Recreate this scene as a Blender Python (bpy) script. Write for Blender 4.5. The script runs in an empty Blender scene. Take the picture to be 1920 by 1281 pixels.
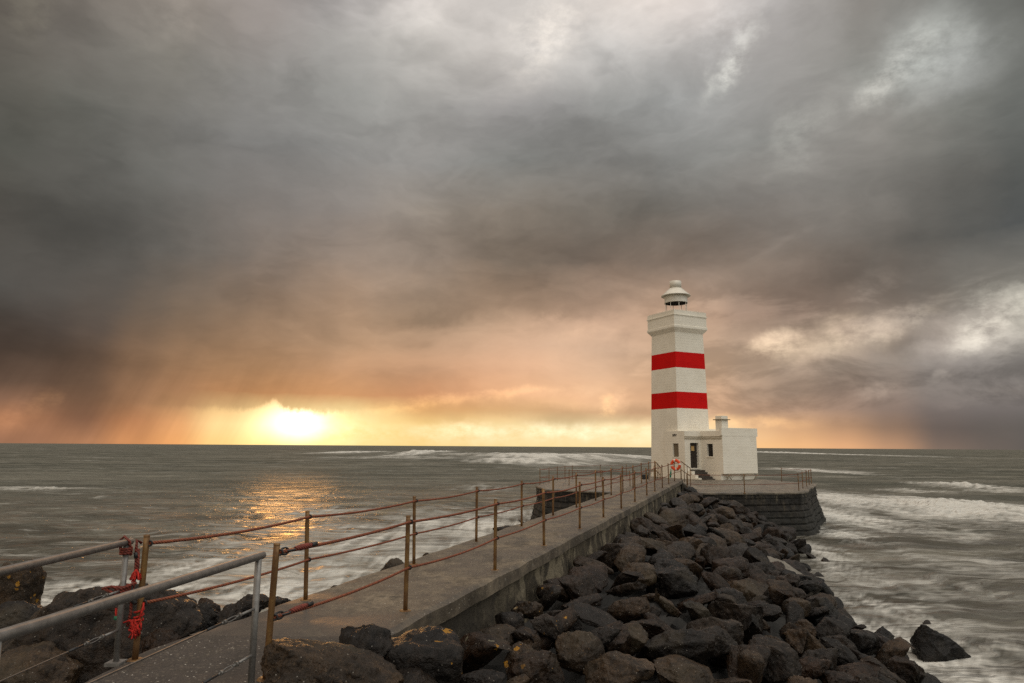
import bpy, bmesh, math, random
import numpy as np
from mathutils import Vector, Matrix
random.seed(7)
RNG = np.random.RandomState(11)
SC = bpy.context.scene
COL = SC.collection
PI = math.pi
# ------------------------------------------------------------------ camera
EYE = 1.93
FPX = 1280.0
PITCH = math.atan((837-640.5)/FPX)
ROLL = .0065
WATER = -3.2
SL = .337
PLAT = -.68
cam_d = bpy.data.cameras.new('camera'); cam = bpy.data.objects.new('camera', cam_d); COL.objects.link(cam)
cam_d.sensor_width = 36; cam_d.lens = 24; cam_d.clip_end = 60000; cam_d.clip_start = .05
CM = Matrix.Rotation(PI/2+PITCH, 4, 'X') @ Matrix.Rotation(ROLL, 4, 'Z')
cam.matrix_world = Matrix.Translation((0, 0, EYE)) @ CM
SC.camera = cam
CMn = np.array(CM.to_3x3())
def ray(x, y): return CMn @ np.array([(x-960)/FPX, -(y-640.5)/FPX, -1.0])
def onz(x, y, z):
    d = ray(x, y); t = (z-EYE)/d[2]; return np.array([0, 0, EYE])+t*d
def aty(x, y, Y):
    d = ray(x, y); return np.array([0, 0, EYE])+Y/d[1]*d
def pix(d):
    q = CMn.T @ np.array(d); return 960+FPX*q[0]/-q[2], 640.5-FPX*q[1]/-q[2]
# ------------------------------------------------------------------ noise
_p = np.random.RandomState(3).permutation(256); _p = np.concatenate([_p, _p, _p])
_g = np.random.RandomState(4).normal(size=(256, 3)); _g /= np.linalg.norm(_g, axis=1)[:, None]
def pn(P):
    P = np.asarray(P, float); i = np.floor(P).astype(int); f = P-i; i &= 255
    u = f*f*f*(f*(f*6-15)+10); out = np.zeros(len(P))
    for dx in (0, 1):
        for dy in (0, 1):
            for dz in (0, 1):
                h = _p[_p[_p[(i[:, 0]+dx) & 255]+((i[:, 1]+dy) & 255)]+((i[:, 2]+dz) & 255)]
                w = (u[:, 0] if dx else 1-u[:, 0])*(u[:, 1] if dy else 1-u[:, 1])*(u[:, 2] if dz else 1-u[:, 2])
                out += w*((_g[h]*(f-[dx, dy, dz])).sum(1))
    return out*1.6
def fbm(P, o=4, g=.5):
    P = np.asarray(P, float); a = 1; s = 0
    for k in range(o):
        s = s+a*pn(P+17.3*k); P = P*2.03; a *= g
    return s
# ------------------------------------------------------------------ materials
def mat(name, rough=.6, metal=0, spec=.5):
    m = bpy.data.materials.new(name); m.use_nodes = True
    b = m.node_tree.nodes['Principled BSDF']
    b.inputs['Roughness'].default_value = rough; b.inputs['Metallic'].default_value = metal
    b.inputs['Specular IOR Level'].default_value = spec
    return m, m.node_tree, b
class G:
    """tiny helper for building node graphs"""
    def __init__(s, t): s.t = t
    def put(s, sock, v):
        if isinstance(v, bpy.types.NodeSocket): s.t.links.new(v, sock)
        elif v is not None:
            try: sock.default_value = v
            except Exception: sock.default_value = (*v, 1)
    def n(s, typ, **kw):
        o = s.t.nodes.new(typ)
        for k, v in kw.items(): setattr(o, k, v)
        return o
    def m(s, op, a, b=None, c=None, clamp=False):
        o = s.n('ShaderNodeMath', operation=op, use_clamp=clamp)
        for i, v in enumerate((a, b, c)): s.put(o.inputs[i], v)
        return o.outputs[0]
    def vm(s, op, a, b=None):
        o = s.n('ShaderNodeVectorMath', operation=op); s.put(o.inputs[0], a)
        if b is not None: s.put(o.inputs[1], b)
        return o.outputs[0]
    def mr(s, v, a, b, c=0., d=1., kind='SMOOTHSTEP'):
        o = s.n('ShaderNodeMapRange', interpolation_type=kind, clamp=True)
        for i, x in enumerate((v, a, b, c, d)): s.put(o.inputs[i], x)
        return o.outputs[0]
    def mix(s, f, a, b, kind='MIX'):
        o = s.n('ShaderNodeMix', data_type='RGBA', blend_type=kind, clamp_factor=True)
        s.put(o.inputs[0], f); s.put(o.inputs[6], a); s.put(o.inputs[7], b)
        return o.outputs[2]
    def noise(s, vec, scale, detail=4, rough=.55, dist=0., out=0):
        o = s.n('ShaderNodeTexNoise'); s.put(o.inputs['Vector'], vec); s.put(o.inputs['Scale'], scale)
        o.inputs['Detail'].default_value = detail; o.inputs['Roughness'].default_value = rough; o.inputs['Distortion'].default_value = dist
        return o.outputs[out]
    def vor(s, vec, scale, feature='F1', out='Distance'):
        o = s.n('ShaderNodeTexVoronoi', feature=feature); s.put(o.inputs['Vector'], vec); o.inputs['Scale'].default_value = scale
        return o.outputs[out]
    def scale(s, vec, xyz): return s.vm('MULTIPLY', vec, xyz)
    def pos(s): return s.n('ShaderNodeNewGeometry').outputs['Position']
    def obj(s): return s.n('ShaderNodeTexCoord').outputs['Object']
    def rnd(s): return s.n('ShaderNodeObjectInfo').outputs['Random']
    def sep(s, v):
        o = s.n('ShaderNodeSeparateXYZ'); s.put(o.inputs[0], v); return o.outputs
    def comb(s, x, y, z):
        o = s.n('ShaderNodeCombineXYZ')
        for i, v in enumerate((x, y, z)): s.put(o.inputs[i], v)
        return o.outputs[0]
    def bump(s, h, strength=.5, dist=.02, nrm=None):
        o = s.n('ShaderNodeBump'); o.inputs['Strength'].default_value = strength; o.inputs['Distance'].default_value = dist
        s.put(o.inputs['Height'], h)
        if nrm is not None: s.put(o.inputs['Normal'], nrm)
        return o.outputs[0]
def C(r, g=None, b=None): return (r, g, b, 1) if g is not None else (r, r, r, 1)
def lin(c): return tuple((x/255/12.92 if x/255 <= .04045 else ((x/255+.055)/1.055)**2.4) for x in c)

# concrete of the pier deck: damp, worn, pebbly
def concrete(name, a, b, speck=.0, rough=(.42, .85), bumpd=.012, stains=True, near=False):
    m, t, B = mat(name); g = G(t); P = g.pos()
    n1 = g.noise(P, .9, 6, .6); n2 = g.noise(P, 7, 5, .6); n3 = g.noise(P, 60, 3, .6)
    c = g.mix(g.mr(n1, .35, .65), a, b)
    c = g.mix(g.mr(n2, .45, .75, 0, .45), c, tuple(x*.55 for x in a[:3])+(1,))
    if speck:
        v = g.vor(P, 38); r = g.n('ShaderNodeTexVoronoi'); g.put(r.inputs['Vector'], P); r.inputs['Scale'].default_value = 38
        keep = g.m('GREATER_THAN', g.sep(r.outputs['Color'])[0], 1-speck)
        c = g.mix(g.m('MULTIPLY', g.m('LESS_THAN', v, .3), keep), c, C(.52, .48, .42))
    streak = g.noise(g.scale(P, (1.3, .35, 1)), 2.2, 5, .6)
    if stains: c = g.mix(g.mr(streak, .56, .72, 0, .6), c, tuple(x*.45 for x in a[:3])+(1,))
    fine = g.noise(g.scale(P, (1, .5, 1)), 16, 4, .7); c = g.mix(g.mr(fine, .5, .7, 0, .4), c, tuple(x*.5 for x in a[:3])+(1,))
    gr_ = g.noise(P, 70, 3, .75); c = g.mix(g.mr(gr_, .40, .58, .5, 0), c, C(.025, .021, .018)); pit = g.noise(P, 22, 5, .75); c = g.mix(g.mr(pit, .53, .68, 0, .4), c, C(.29, .24, .175)); c = g.mix(g.mr(g.noise(P, 3.1, 6, .7), .5, .64, 0, .6), c, C(.045, .037, .028)); c = g.mix(g.mr(g.noise(g.scale(P, (1.6, .5, 1)), 1.1, 7, .68), .5, .66, 0, .6), c, tuple(x*.42 for x in a[:3])+(1,))
    if near:   # the dark path surface laps over the first metres of the pier
        X = g.sep(P); f = g.m('ADD', g.m('ADD', X[1], g.m('MULTIPLY', g.m('SUBTRACT', n1, .5), 3.2)), g.m('MULTIPLY', g.m('SUBTRACT', X[0], g.m('MULTIPLY', X[1], SL)), .9))
        c = g.mix(g.m('MULTIPLY', g.mr(f, 4.9, 3.2), .85), c, C(.05, .041, .035))
    g.put(B.inputs['Base Color'], c)
    g.put(B.inputs['Roughness'], g.mr(n1, .35, .62, rough[0], rough[1]))
    h = g.m('ADD', g.m('MULTIPLY', n2, .6), g.m('MULTIPLY', n3, .35))
    g.put(B.inputs['Normal'], g.bump(h, .8, bumpd))
    return m
M_deck = concrete('pier_concrete', C(.062, .048, .033), C(.235, .185, .128), .05, (.45, .9), near=True)
M_asph = concrete('path_asphalt', C(.044, .035, .03), C(.066, .054, .046), .10, (.7, .95))
M_platdeck = concrete('platform_concrete', C(.10, .083, .062), C(.27, .225, .17), 0, (.3, .75))
def wallmat(name, a, b, light, blocks):
    m, t, B = mat(name, .85); g = G(t); P = g.pos(); z = g.sep(P)[2]
    n1 = g.noise(P, 1.3, 6, .65); n2 = g.noise(P, 9, 5, .65)
    drip = g.noise(g.scale(P, (3.2, 3.2, .35)), 1.6, 5, .6)
    c = g.mix(g.mr(n1, .35, .68), a, b)
    c = g.mix(g.mr(drip, .52, .68, 0, .75), c, light)
    c = g.mix(g.mr(n2, .5, .7, 0, .6), c, tuple(x*.4 for x in a[:3])+(1,))
    X_ = g.sep(P)[1]
    if not blocks:
        pt = g.noise(g.scale(P, (1.1, 1.1, .8)), 1.4, 7, .7); c = g.mix(g.m('MULTIPLY', g.mr(pt, .5, .58, 0, .85), g.mr(X_, 10, 13)), c, C(.24, .2, .135)); c = g.mix(g.mr(X_, 12, 9.5, 0, .7), c, C(.022, .018, .013))
    else: c = g.mix(g.m('MULTIPLY', g.mr(g.noise(g.scale(P, (2.5, 2.5, .5)), 1.6, 6, .7), .55, .66), g.mr(z, -1.5, -.8, 0, .8)), c, C(.19, .16, .11))
    algae = g.mr(g.m('ADD', z, g.m('MULTIPLY', n1, .7)), -1.9, -1.2)
    c = g.mix(algae, g.mix(.7, c, C(.014, .014, .011)), c)
    h = g.m('ADD', n1, g.m('MULTIPLY', n2, .5))
    if blocks:
        br = g.n('ShaderNodeTexBrick'); X = g.sep(P)
        g.put(br.inputs['Vector'], g.comb(g.m('ADD', X[0], X[1]), z, 0)); br.inputs['Scale'].default_value = 1.0
        br.inputs['Brick Width'].default_value = .9; br.inputs['Row Height'].default_value = .36; br.inputs['Mortar Size'].default_value = .03
        br.inputs['Mortar Smooth'].default_value = .6
        h = g.m('SUBTRACT', h, g.m('MULTIPLY', br.outputs['Fac'], 1.4))
    g.put(B.inputs['Base Color'], c); g.put(B.inputs['Normal'], g.bump(h, 1, .09))
    return m
M_wall = wallmat('pier_wall', C(.045, .036, .024), C(.085, .066, .042), C(.19, .155, .1), False)
M_pwall = wallmat('platform_wall', C(.012, .0105, .009), C(.027, .022, .017), C(.06, .048, .03), True)
# white painted, board-marked walls of the lighthouse; red bands on one slot
def paint(name, base, alt):
    m, t, B = mat(name, .7, spec=.15); g = G(t); P = g.obj(); z = g.sep(P)[2]
    n1 = g.noise(P, .8, 6, .6); n2 = g.noise(P, 14, 4, .6)
    drip = g.noise(g.scale(P, (2.5, 2.5, .16)), 2.0, 5, .62)
    c = g.mix(g.mr(n1, .35, .7), base, alt)
    c = g.mix(g.mr(drip, .6, .8, 0, .22), c, tuple(x*k for x, k in zip(base[:3], (.72, .64, .5)))+(1,))
    w = g.m('FRACT', g.m('MULTIPLY', z, 4.2)); line = g.m('LESS_THAN', w, .1)
    h = g.m('ADD', g.m('MULTIPLY', n2, .5), g.m('MULTIPLY', g.m('SUBTRACT', 1., line), g.mr(n1, .3, .6, .1, .8)))
    h = g.m('ADD', h, g.noise(g.scale(P, (1, 1, 6)), 3, 4, .6))
    g.put(B.inputs['Base Color'], c); g.put(B.inputs['Normal'], g.bump(h, .6, .02))
    return m
M_white = paint('white_paint', C(.84, .79, .69), C(.79, .735, .63))
M_red = paint('red_paint', C(.62, .003, .002), C(.56, .002, .002))
def simple(name, c, rough=.6, metal=0, var=.25, sc=12, spec=.5):
    m, t, B = mat(name, rough, metal, spec); g = G(t); n = g.noise(g.obj(), sc, 5, .6)
    g.put(B.inputs['Base Color'], g.mix(g.mr(n, .3, .7), tuple(x*(1-var) for x in c)+(1,), tuple(min(1, x*(1+var)) for x in c)+(1,)))
    g.put(B.inputs['Normal'], g.bump(n, .25, .004))
    return m
M_dark = simple('dark_interior', (.035, .03, .026), .7)
M_door = simple('door_brown_paint', (.028, .02, .016), .55)
M_glass = simple('dusty_dark_glass', (.022, .018, .016), .2)
M_board = simple('window_board', (.16, .125, .08), .7)
M_notice = simple('notice_paper', (.55, .36, .15), .8)
M_slate = simple('dark_slate', (.06, .05, .042), .55, sc=6)
M_moss = simple('moulding_stain', (.3, .25, .17), .8)
M_lantern = simple('lantern_paint', (.66, .62, .54), .45, .1, .08, 3)
M_black = simple('black_tape', (.015, .015, .016), .5)
M_green = simple('green_plastic', (.01, .16, .09), .5)
M_silver = simple('galvanised_steel', (.22, .21, .2), .5, .6, .18, 20)
M_wire = simple('wire_cable', (.16, .15, .14), .5, .6)
M_orange = simple('ring_orange', (.75, .075, .012), .5, 0, .12)
M_ringw = simple('ring_white', (.75, .7, .62), .55, 0, .1)
M_bright = simple('bright_red_cord', (.42, .016, .008), .85, 0, .55, 60)
def rustmat():
    m, t, B = mat('rusty_post_steel', .5, .35); g = G(t); P = g.pos()
    n1 = g.noise(g.scale(P, (1, 1, .45)), 9, 6, .65); n2 = g.noise(P, 55, 4, .6)
    c = g.mix(g.mr(n1, .36, .62), C(.24, .135, .047), C(.125, .06, .021))
    c = g.mix(g.mr(n2, .55, .75, 0, .6), c, C(.07, .03, .012))
    g.put(B.inputs['Base Color'], c); g.put(B.inputs['Roughness'], g.mr(n1, .35, .65, .34, .7))
    g.put(B.inputs['Normal'], g.bump(n2, .4, .004)); return m
M_rust = rustmat()
def ropemat(name, a, b):
    m, t, B = mat(name, .75); g = G(t); P = g.pos()
    s = g.sep(P); d = g.m('ADD', g.m('ADD', s[0], s[1]), g.m('MULTIPLY', s[2], 1.5))
    w = g.m('SINE', g.m('MULTIPLY', d, 150)); n = g.noise(P, 30, 4, .6)
    c = g.mix(g.mr(n, .35, .65), a, b); c = g.mix(g.mr(w, -1, .2, .5, 0), c, C(.05, .012, .006))
    g.put(B.inputs['Base Color'], c); g.put(B.inputs['Normal'], g.bump(w, .5, .006)); return m
M_rope = ropemat('rust_red_rope', C(.29, .075, .027), C(.16, .042, .018))
M_rope2 = ropemat('dull_red_rope', C(.25, .04, .022), C(.13, .024, .015))
def rockmat(name, lichen):
    m, t, B = mat(name, .6, spec=.22); g = G(t); P = g.obj(); W = g.pos(); rd = g.rnd()
    off = g.m('MULTIPLY', rd, 37.); V = g.vm('ADD', P, g.comb(off, off, off))
    n1 = g.noise(V, 1.6, 7, .62); n2 = g.noise(V, 8, 6, .65); n3 = g.noise(V, 45, 4, .7)
    ca = g.n('ShaderNodeValToRGB'); g.put(ca.inputs[0], rd); r = ca.color_ramp; r.interpolation = 'CONSTANT'
    r.elements[0].position = 0; r.elements[0].color = C(.055, .040, .029); r.elements[1].position = 1; r.elements[1].color = C(.038, .037, .039)
    for p, c in ((.15, (.030, .026, .024)), (.3, (.085, .064, .043)), (.45, (.060, .040, .027)), (.58, (.028, .026, .026)), (.7, (.055, .045, .036)), (.84, (.115, .092, .066)), (.92, (.05, .046, .044))):
        e = r.elements.new(p); e.color = (*c, 1)
    base = g.vm('MULTIPLY', ca.outputs[0], (.37, .31, .262))
    c = g.mix(g.mr(n1, .33, .68), g.vm('MULTIPLY', base, (.5, .5, .53)), g.vm('MULTIPLY', base, (1.75, 1.6, 1.42)))
    c = g.mix(g.mr(n2, .47, .62, 0, .8), c, g.vm('MULTIPLY', base, (.32, .32, .34)))
    c = g.mix(g.mr(n3, .42, .6, 0, .45), c, g.vm('MULTIPLY', base, (.3, .3, .3))); c = g.mix(g.mr(g.noise(V, 20, 5, .7), .56, .68, 0, .7), c, g.vm('MULTIPLY', base, (2.6, 2.5, 2.4)))
    tan = g.noise(V, .9, 3, .5); c = g.mix(g.mr(tan, .58, .72, 0, .5), c, C(.06, .046, .028))
    v2 = g.n('ShaderNodeTexVoronoi'); g.put(v2.inputs['Vector'], V); v2.inputs['Scale'].default_value = 26
    speck = g.m('MULTIPLY', g.m('LESS_THAN', v2.outputs['Distance'], .16), g.m('GREATER_THAN', g.sep(v2.outputs['Color'])[1], .82))
    c = g.mix(g.m('MULTIPLY', speck, .8), c, C(.24, .22, .19))
    if lichen:
        lv = g.n('ShaderNodeTexVoronoi'); g.put(lv.inputs['Vector'], g.vm('ADD', V, g.vm('MULTIPLY', g.noise(V, 6, 4, .6, out=1), (.22, .22, .22)))); lv.inputs['Scale'].default_value = 5.2
        cl = g.sep(lv.outputs['Color'])
        k = g.m('MULTIPLY', g.m('LESS_THAN', g.m('ADD', lv.outputs['Distance'], g.m('MULTIPLY', n2, .45)), g.m('ADD', .27, g.m('MULTIPLY', cl[1], .2))), g.m('GREATER_THAN', cl[0], .38))
        k = g.m('MULTIPLY', k, g.mr(g.noise(V, 1.4, 2), .38, .52))
        c = g.mix(g.m('MULTIPLY', k, g.mr(n3, .3, .5, .4, 1)), c, C(.34, .165, .016))
        pale = g.m('MULTIPLY', g.m('LESS_THAN', cl[2], .12), g.m('LESS_THAN', lv.outputs['Distance'], .22)); c = g.mix(g.m('MULTIPLY', pale, .7), c, C(.22, .2, .14))
    wet = g.mr(g.m('ADD', g.sep(W)[2], g.m('MULTIPLY', n1, .8)), -2.3, -1.3)    # tide-wet below
    c = g.mix(wet, g.vm('MULTIPLY', c, (.45, .46, .5)), c)
    g.put(B.inputs['Base Color'], c)
    g.put(B.inputs['Roughness'], g.m('MULTIPLY', g.mr(n2, .35, .65, .2, .5), g.m('ADD', .55, g.m('MULTIPLY', wet, .45))))
    h = g.m('ADD', g.m('ADD', g.m('MULTIPLY', n2, 1.), g.m('MULTIPLY', n3, .2)), g.m('MULTIPLY', n1, .8))
    g.put(B.inputs['Normal'], g.bump(h, .9, .06)); return m
M_rock = rockmat('basalt', False); M_rockl = rockmat('basalt_with_lichen', True)
M_slab = simple('pale_slab', (.15, .135, .112), .7, 0, .25, 5)
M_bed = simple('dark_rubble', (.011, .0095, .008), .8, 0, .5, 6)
# ------------------------------------------------------------------ mesh helpers
def mesh_obj(name, bm_or, m, parent=None, smooth=False):
    if isinstance(bm_or, bmesh.types.BMesh):
        me = bpy.data.meshes.new(name); bmesh.ops.recalc_face_normals(bm_or, faces=bm_or.faces); bm_or.to_mesh(me); bm_or.free()
    else: me = bm_or
    for mm in (m if isinstance(m, (list, tuple)) else [m]): me.materials.append(mm)
    if smooth: me.polygons.foreach_set('use_smooth', [True]*len(me.polygons))
    o = bpy.data.objects.new(name, me); COL.objects.link(o)
    if parent is not None: o.parent = parent
    return o
def tag(o, label=None, cat=None, group=None, kind=None):
    for k, v in (('label', label), ('category', cat), ('group', group), ('kind', kind)):
        if v: o[k] = v
    return o
def thing(name, label, cat, loc=(0, 0, 0), rz=0, group=None):
    o = bpy.data.objects.new(name, None); COL.objects.link(o); o.location = loc; o.rotation_euler = (0, 0, rz); o.empty_display_size = .2
    return tag(o, label, cat, group)
def copy_tree(o, parent=None):
    c = o.copy(); COL.objects.link(c); c.parent = parent
    for ch in list(o.children): copy_tree(ch, c)
    return c
def box(bm, x0, x1, y0, y1, z0, z1, bevel=0):
    v = [bm.verts.new(p) for p in ((x0, y0, z0), (x1, y0, z0), (x1, y1, z0), (x0, y1, z0), (x0, y0, z1), (x1, y0, z1), (x1, y1, z1), (x0, y1, z1))]
    F = [bm.faces.new([v[i] for i in q]) for q in ((0, 3, 2, 1), (4, 5, 6, 7), (0, 1, 5, 4), (1, 2, 6, 5), (2, 3, 7, 6), (3, 0, 4, 7))]
    if bevel: bmesh.ops.bevel(bm, geom=list({e for f in F for e in f.edges}), offset=bevel, segments=2, affect='EDGES')
def tube(bm, pts, r, seg=10, cap=True):
    pts = [Vector(p) for p in pts]; rings = []; up = None
    for i, p in enumerate(pts):
        t = (pts[min(i+1, len(pts)-1)]-pts[max(i-1, 0)]).normalized()
        if up is None: up = t.orthogonal().normalized()
        up = (up-t*up.dot(t)).normalized(); b = t.cross(up); rr = r[i] if isinstance(r, (list, tuple)) else r
        rings.append([bm.verts.new(p+(up*math.cos(a)+b*math.sin(a))*rr) for a in (2*PI*k/seg for k in range(seg))])
    for A, B in zip(rings, rings[1:]):
        for k in range(seg):
            f = bm.faces.new((A[k], A[(k+1) % seg], B[(k+1) % seg], B[k])); f.smooth = True
    if cap: bm.faces.new(rings[0][::-1]); bm.faces.new(rings[-1])
def lathe(bm, prof, seg=32, c=(0, 0), cap=False):
    rings = [[bm.verts.new((c[0]+r*math.cos(2*PI*k/seg), c[1]+r*math.sin(2*PI*k/seg), z)) for k in range(seg)] for r, z in prof]
    for A, B in zip(rings, rings[1:]):
        for k in range(seg):
            f = bm.faces.new((A[k], A[(k+1) % seg], B[(k+1) % seg], B[k])); f.smooth = True
    if cap: bm.faces.new(rings[0][::-1]); bm.faces.new(rings[-1])
def torus(bm, c, ax, R, r, seg=20, sub=8, a0=0, a1=2*PI):
    ax = Vector(ax).normalized(); u = ax.orthogonal().normalized(); v = ax.cross(u); n = max(3, int(seg*(a1-a0)/(2*PI)))
    full = abs(a1-a0-2*PI) < 1e-4
    pts = [Vector(c)+(u*math.cos(a0+(a1-a0)*k/n)+v*math.sin(a0+(a1-a0)*k/n))*R for k in range(n+1)]
    tube(bm, pts, r, sub, not full)
def np_mesh(name, V, F, smooth=False):
    me = bpy.data.meshes.new(name); V = np.asarray(V, np.float32); F = np.asarray(F, np.int32); k = F.shape[1]
    me.vertices.add(len(V)); me.vertices.foreach_set('co', V.ravel()); me.loops.add(F.size); me.loops.foreach_set('vertex_index', F.ravel())
    me.polygons.add(len(F)); me.polygons.foreach_set('loop_start', np.arange(len(F), dtype=np.int32)*k)
    try: me.polygons.foreach_set('loop_total', np.full(len(F), k, np.int32))
    except Exception: pass
    me.update(calc_edges=True); me.validate(); me.polygons.foreach_set('use_smooth', [bool(smooth)]*len(me.polygons)); return me
def grid_faces(nu, nv, wrap=False):
    i, j = np.meshgrid(np.arange(nu-1), np.arange(nv if wrap else nv-1), indexing='ij'); a = i*nv+j; b = i*nv+(j+1) % nv
    return np.stack([a, b, b+nv, a+nv], -1).reshape(-1, 4)
# ------------------------------------------------------------------ sea
FOAM = [(1010,855,105,5.2,1.0,1.53),(975,864,77,3.9,0.95,0.68),(1040,868,88,3.8,0.6,0.0),(800,850,24,3.9,1.0,1.87),(670,848,37,2.0,0.9,0.68),(765,851,33,2.4,0.5,1.19),(870,851,44,2.4,0.5,0.0),(1185,857,33,3.9,0.9,0.85),(1120,853,28,3.0,0.8,0.51),(1150,863,55,3.3,0.5,0.0),(760,858,132,3.0,0.45,0.0),(1448,849,33,2.7,1.0,1.19),(1500,881,45,3.5,0.65,0.25),(1600,887,40,4,0.5,0.0),(70,917,75,3.5,0.55,0.25),(20,914,40,2.5,0.4,0),(1810,913,52,7,0.8,0.55),(1720,921,60,5,0.45,0.2),(1600,940,95,19,0.9,0.2),(1690,952,140,20,0.95,0.3),(1800,958,140,20,0.85,0.35),(1900,962,90,16,0.85,0.4),(1575,968,70,20,0.85,0),(1560,1000,60,16,0.5,0),(1545,1035,45,22,0.6,0),(1590,1070,60,25,0.4,0),(1620,1130,60,26,0.5,0),(1625,1175,60,18,0.75,0),(1690,1205,60,18,0.9,0),(1720,1165,90,25,0.5,0),(1760,1245,110,22,0.75,0),(1840,1270,130,25,0.6,0),(1830,1210,90,20,0.45,0),(1700,1100,150,30,0.3,0),(1850,1060,150,40,0.25,0),(1780,1000,120,16,0.3,0),(700,1010,330,75,0.34,0),(560,1075,260,45,0.42,0),(870,985,160,30,0.4,0),(680,1020,110,32,0.55,0.12),(790,985,90,20,0.5,0.1),(900,985,80,24,0.6,0.0),(960,962,60,14,0.5,0),(985,985,30,16,0.8,0),(640,1075,90,32,0.5,0),(520,1110,110,22,0.75,0),(380,1060,90,22,0.6,0),(330,1110,60,28,0.6,0),(170,1100,110,18,0.7,0),(90,1125,80,16,0.6,0),(880,1030,70,14,0.6,0),(740,1045,80,16,0.6,0),(620,960,80,14,0.4,0),(910,915,60,8,0.3,0),(440,1010,100,18,0.25,0)]   # pixel centre, half width, half height, strength, crest height
def build_sea():
    az = np.radians(np.concatenate([np.arange(-180, -62, 4.), np.arange(-62, -40, .4), np.arange(-40, 40, .15), np.arange(40, 62, .4), np.arange(62, 180, 4.)]))
    r = [0.]; v = 2.2
    while v < 26000: r.append(v); v *= 1.0165
    r = np.array(r); R, A = np.meshgrid(r, az, indexing='ij'); X = (R*np.sin(A)).ravel(); Y = (R*np.cos(A)).ravel(); D = R.ravel()
    foam = np.zeros(len(X)); h = np.zeros(len(X))
    for (px, py, w, hh, s, cr) in FOAM:
        c = onz(px, py, WATER); d = c[1]; rx = w*d/FPX; ry = hh*d*d/(FPX*(EYE-WATER))
        I = np.nonzero((np.abs(X-c[0]) < 2.7*rx) & (np.abs(Y-c[1]) < 3.6*ry))[0]
        if not len(I): continue
        x, y = X[I], Y[I]; o1 = np.ones(len(I))
        wob = pn(np.stack([x/rx*1.1+px, y/ry*.3, 0*o1], 1)); e = ((x-c[0])/rx)**2+((y-c[1]-wob*ry*.5)/ry)**2
        rag = pn(np.stack([x/rx*5+py, y/ry*.9, o1], 1))+.6*pn(np.stack([x/rx*13+py, y/ry*2, 3*o1], 1))
        foam[I] = np.maximum(foam[I], s*np.exp(-np.minimum(e, 50)*.9)*np.clip(.85+.75*rag, 0, 1.3))
        if cr:
            u = (y-c[1]-wob*ry*.6)/(ry*.8); prof = np.exp(-u*u*np.where(u < 0, 3.2, .7))
            h[I] += cr*(.75+.5*rag)*prof*np.exp(-np.clip(((x-c[0])/(rx*1.25))**2, 0, 40))
    P = np.stack([X, Y, np.zeros_like(X)], 1)
    near = np.clip((D-3)/20, .25, 1); far = np.clip((D-120)/300, 0, 1)
    h += near*(.13*fbm(P*[.16, .34, 1], 4)+.035*fbm(P*[.6, 1.3, 1]+[5, 9, 3], 3))+.30*far*fbm(P*[.012, .045, 1]+[3, 1, 2], 3)+.16*np.clip((D-35)/60, 0, 1)*fbm(P*[.05, .14, 1]+[8, 1, 7], 3)
    h *= np.exp(-np.maximum(D-3000, 0)/4000)
    me = np_mesh('sea', np.stack([X, Y, WATER+h], 1), grid_faces(len(r), len(az), True))
    at = me.attributes.new('foam', 'FLOAT', 'POINT'); at.data.foreach_set('value', foam.astype(np.float32))
    m, t, B = mat('sea_water', .2); g = G(t); Po = g.pos(); fa = g.n('ShaderNodeAttribute', attribute_name='foam').outputs['Fac']
    warp = g.vm('MULTIPLY', g.vm('SUBTRACT', g.noise(Po, .35, 3, .5, out=1), (.5, .5, .5)), (3.4, 2.6, 0))
    warp2 = g.vm('MULTIPLY', g.vm('SUBTRACT', g.noise(Po, .11, 3, .5, out=1), (.5, .5, .5)), (7., 6., 0))
    Q = g.vm('ADD', g.vm('ADD', Po, warp), warp2)
    st = g.noise(g.scale(Q, (.26, 1.05, 1)), 1., 5, .56); st2 = g.noise(g.scale(Q, (.9, 3.4, 1)), 1., 4, .6); blob = g.noise(g.scale(Q, (.18, .4, 1)), 1., 4, .55)
    s = g.m('ADD', g.m('MULTIPLY', st, .72), g.m('MULTIPLY', st2, .28))
    lvl = g.m('ADD', g.m('MULTIPLY', fa, .66), g.m('MULTIPLY', g.m('SUBTRACT', blob, .5), .25))
    dist = g.n('ShaderNodeVectorMath', operation='LENGTH'); g.put(dist.inputs[0], Po); dd = dist.outputs['Value']
    chop = g.noise(g.scale(Po, (.30, .55, 1)), 1., 5, .7)
    farn = g.m('ADD', g.m('MULTIPLY', g.noise(g.scale(Po, (.035, .13, 1)), 1., 6, .65), .6), g.m('MULTIPLY', g.noise(g.scale(Po, (.15, .4, 1)), 1., 5, .65), .4)); fd = g.mr(dd, 60, 160)
    s = g.m('ADD', g.m('MULTIPLY', s, g.m('SUBTRACT', 1., fd)), g.m('MULTIPLY', farn, fd))
    k = g.mr(g.m('ADD', s, lvl), .55, .97, 0, 1, 'LINEAR')
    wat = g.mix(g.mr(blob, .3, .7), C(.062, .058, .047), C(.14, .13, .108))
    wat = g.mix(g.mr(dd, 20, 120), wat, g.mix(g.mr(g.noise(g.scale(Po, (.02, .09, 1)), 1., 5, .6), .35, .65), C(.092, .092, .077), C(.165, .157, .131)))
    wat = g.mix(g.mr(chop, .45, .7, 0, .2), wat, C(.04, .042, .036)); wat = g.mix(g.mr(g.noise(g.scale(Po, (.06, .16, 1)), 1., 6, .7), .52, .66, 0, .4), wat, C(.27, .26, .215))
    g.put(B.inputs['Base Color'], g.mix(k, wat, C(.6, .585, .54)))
    g.put(B.inputs['Roughness'], g.m('MAXIMUM', g.mr(k, 0, .6, .17, .8, 'LINEAR'), g.mr(dd, 40, 200, .15, .62))); B.inputs['IOR'].default_value = 1.33
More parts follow.
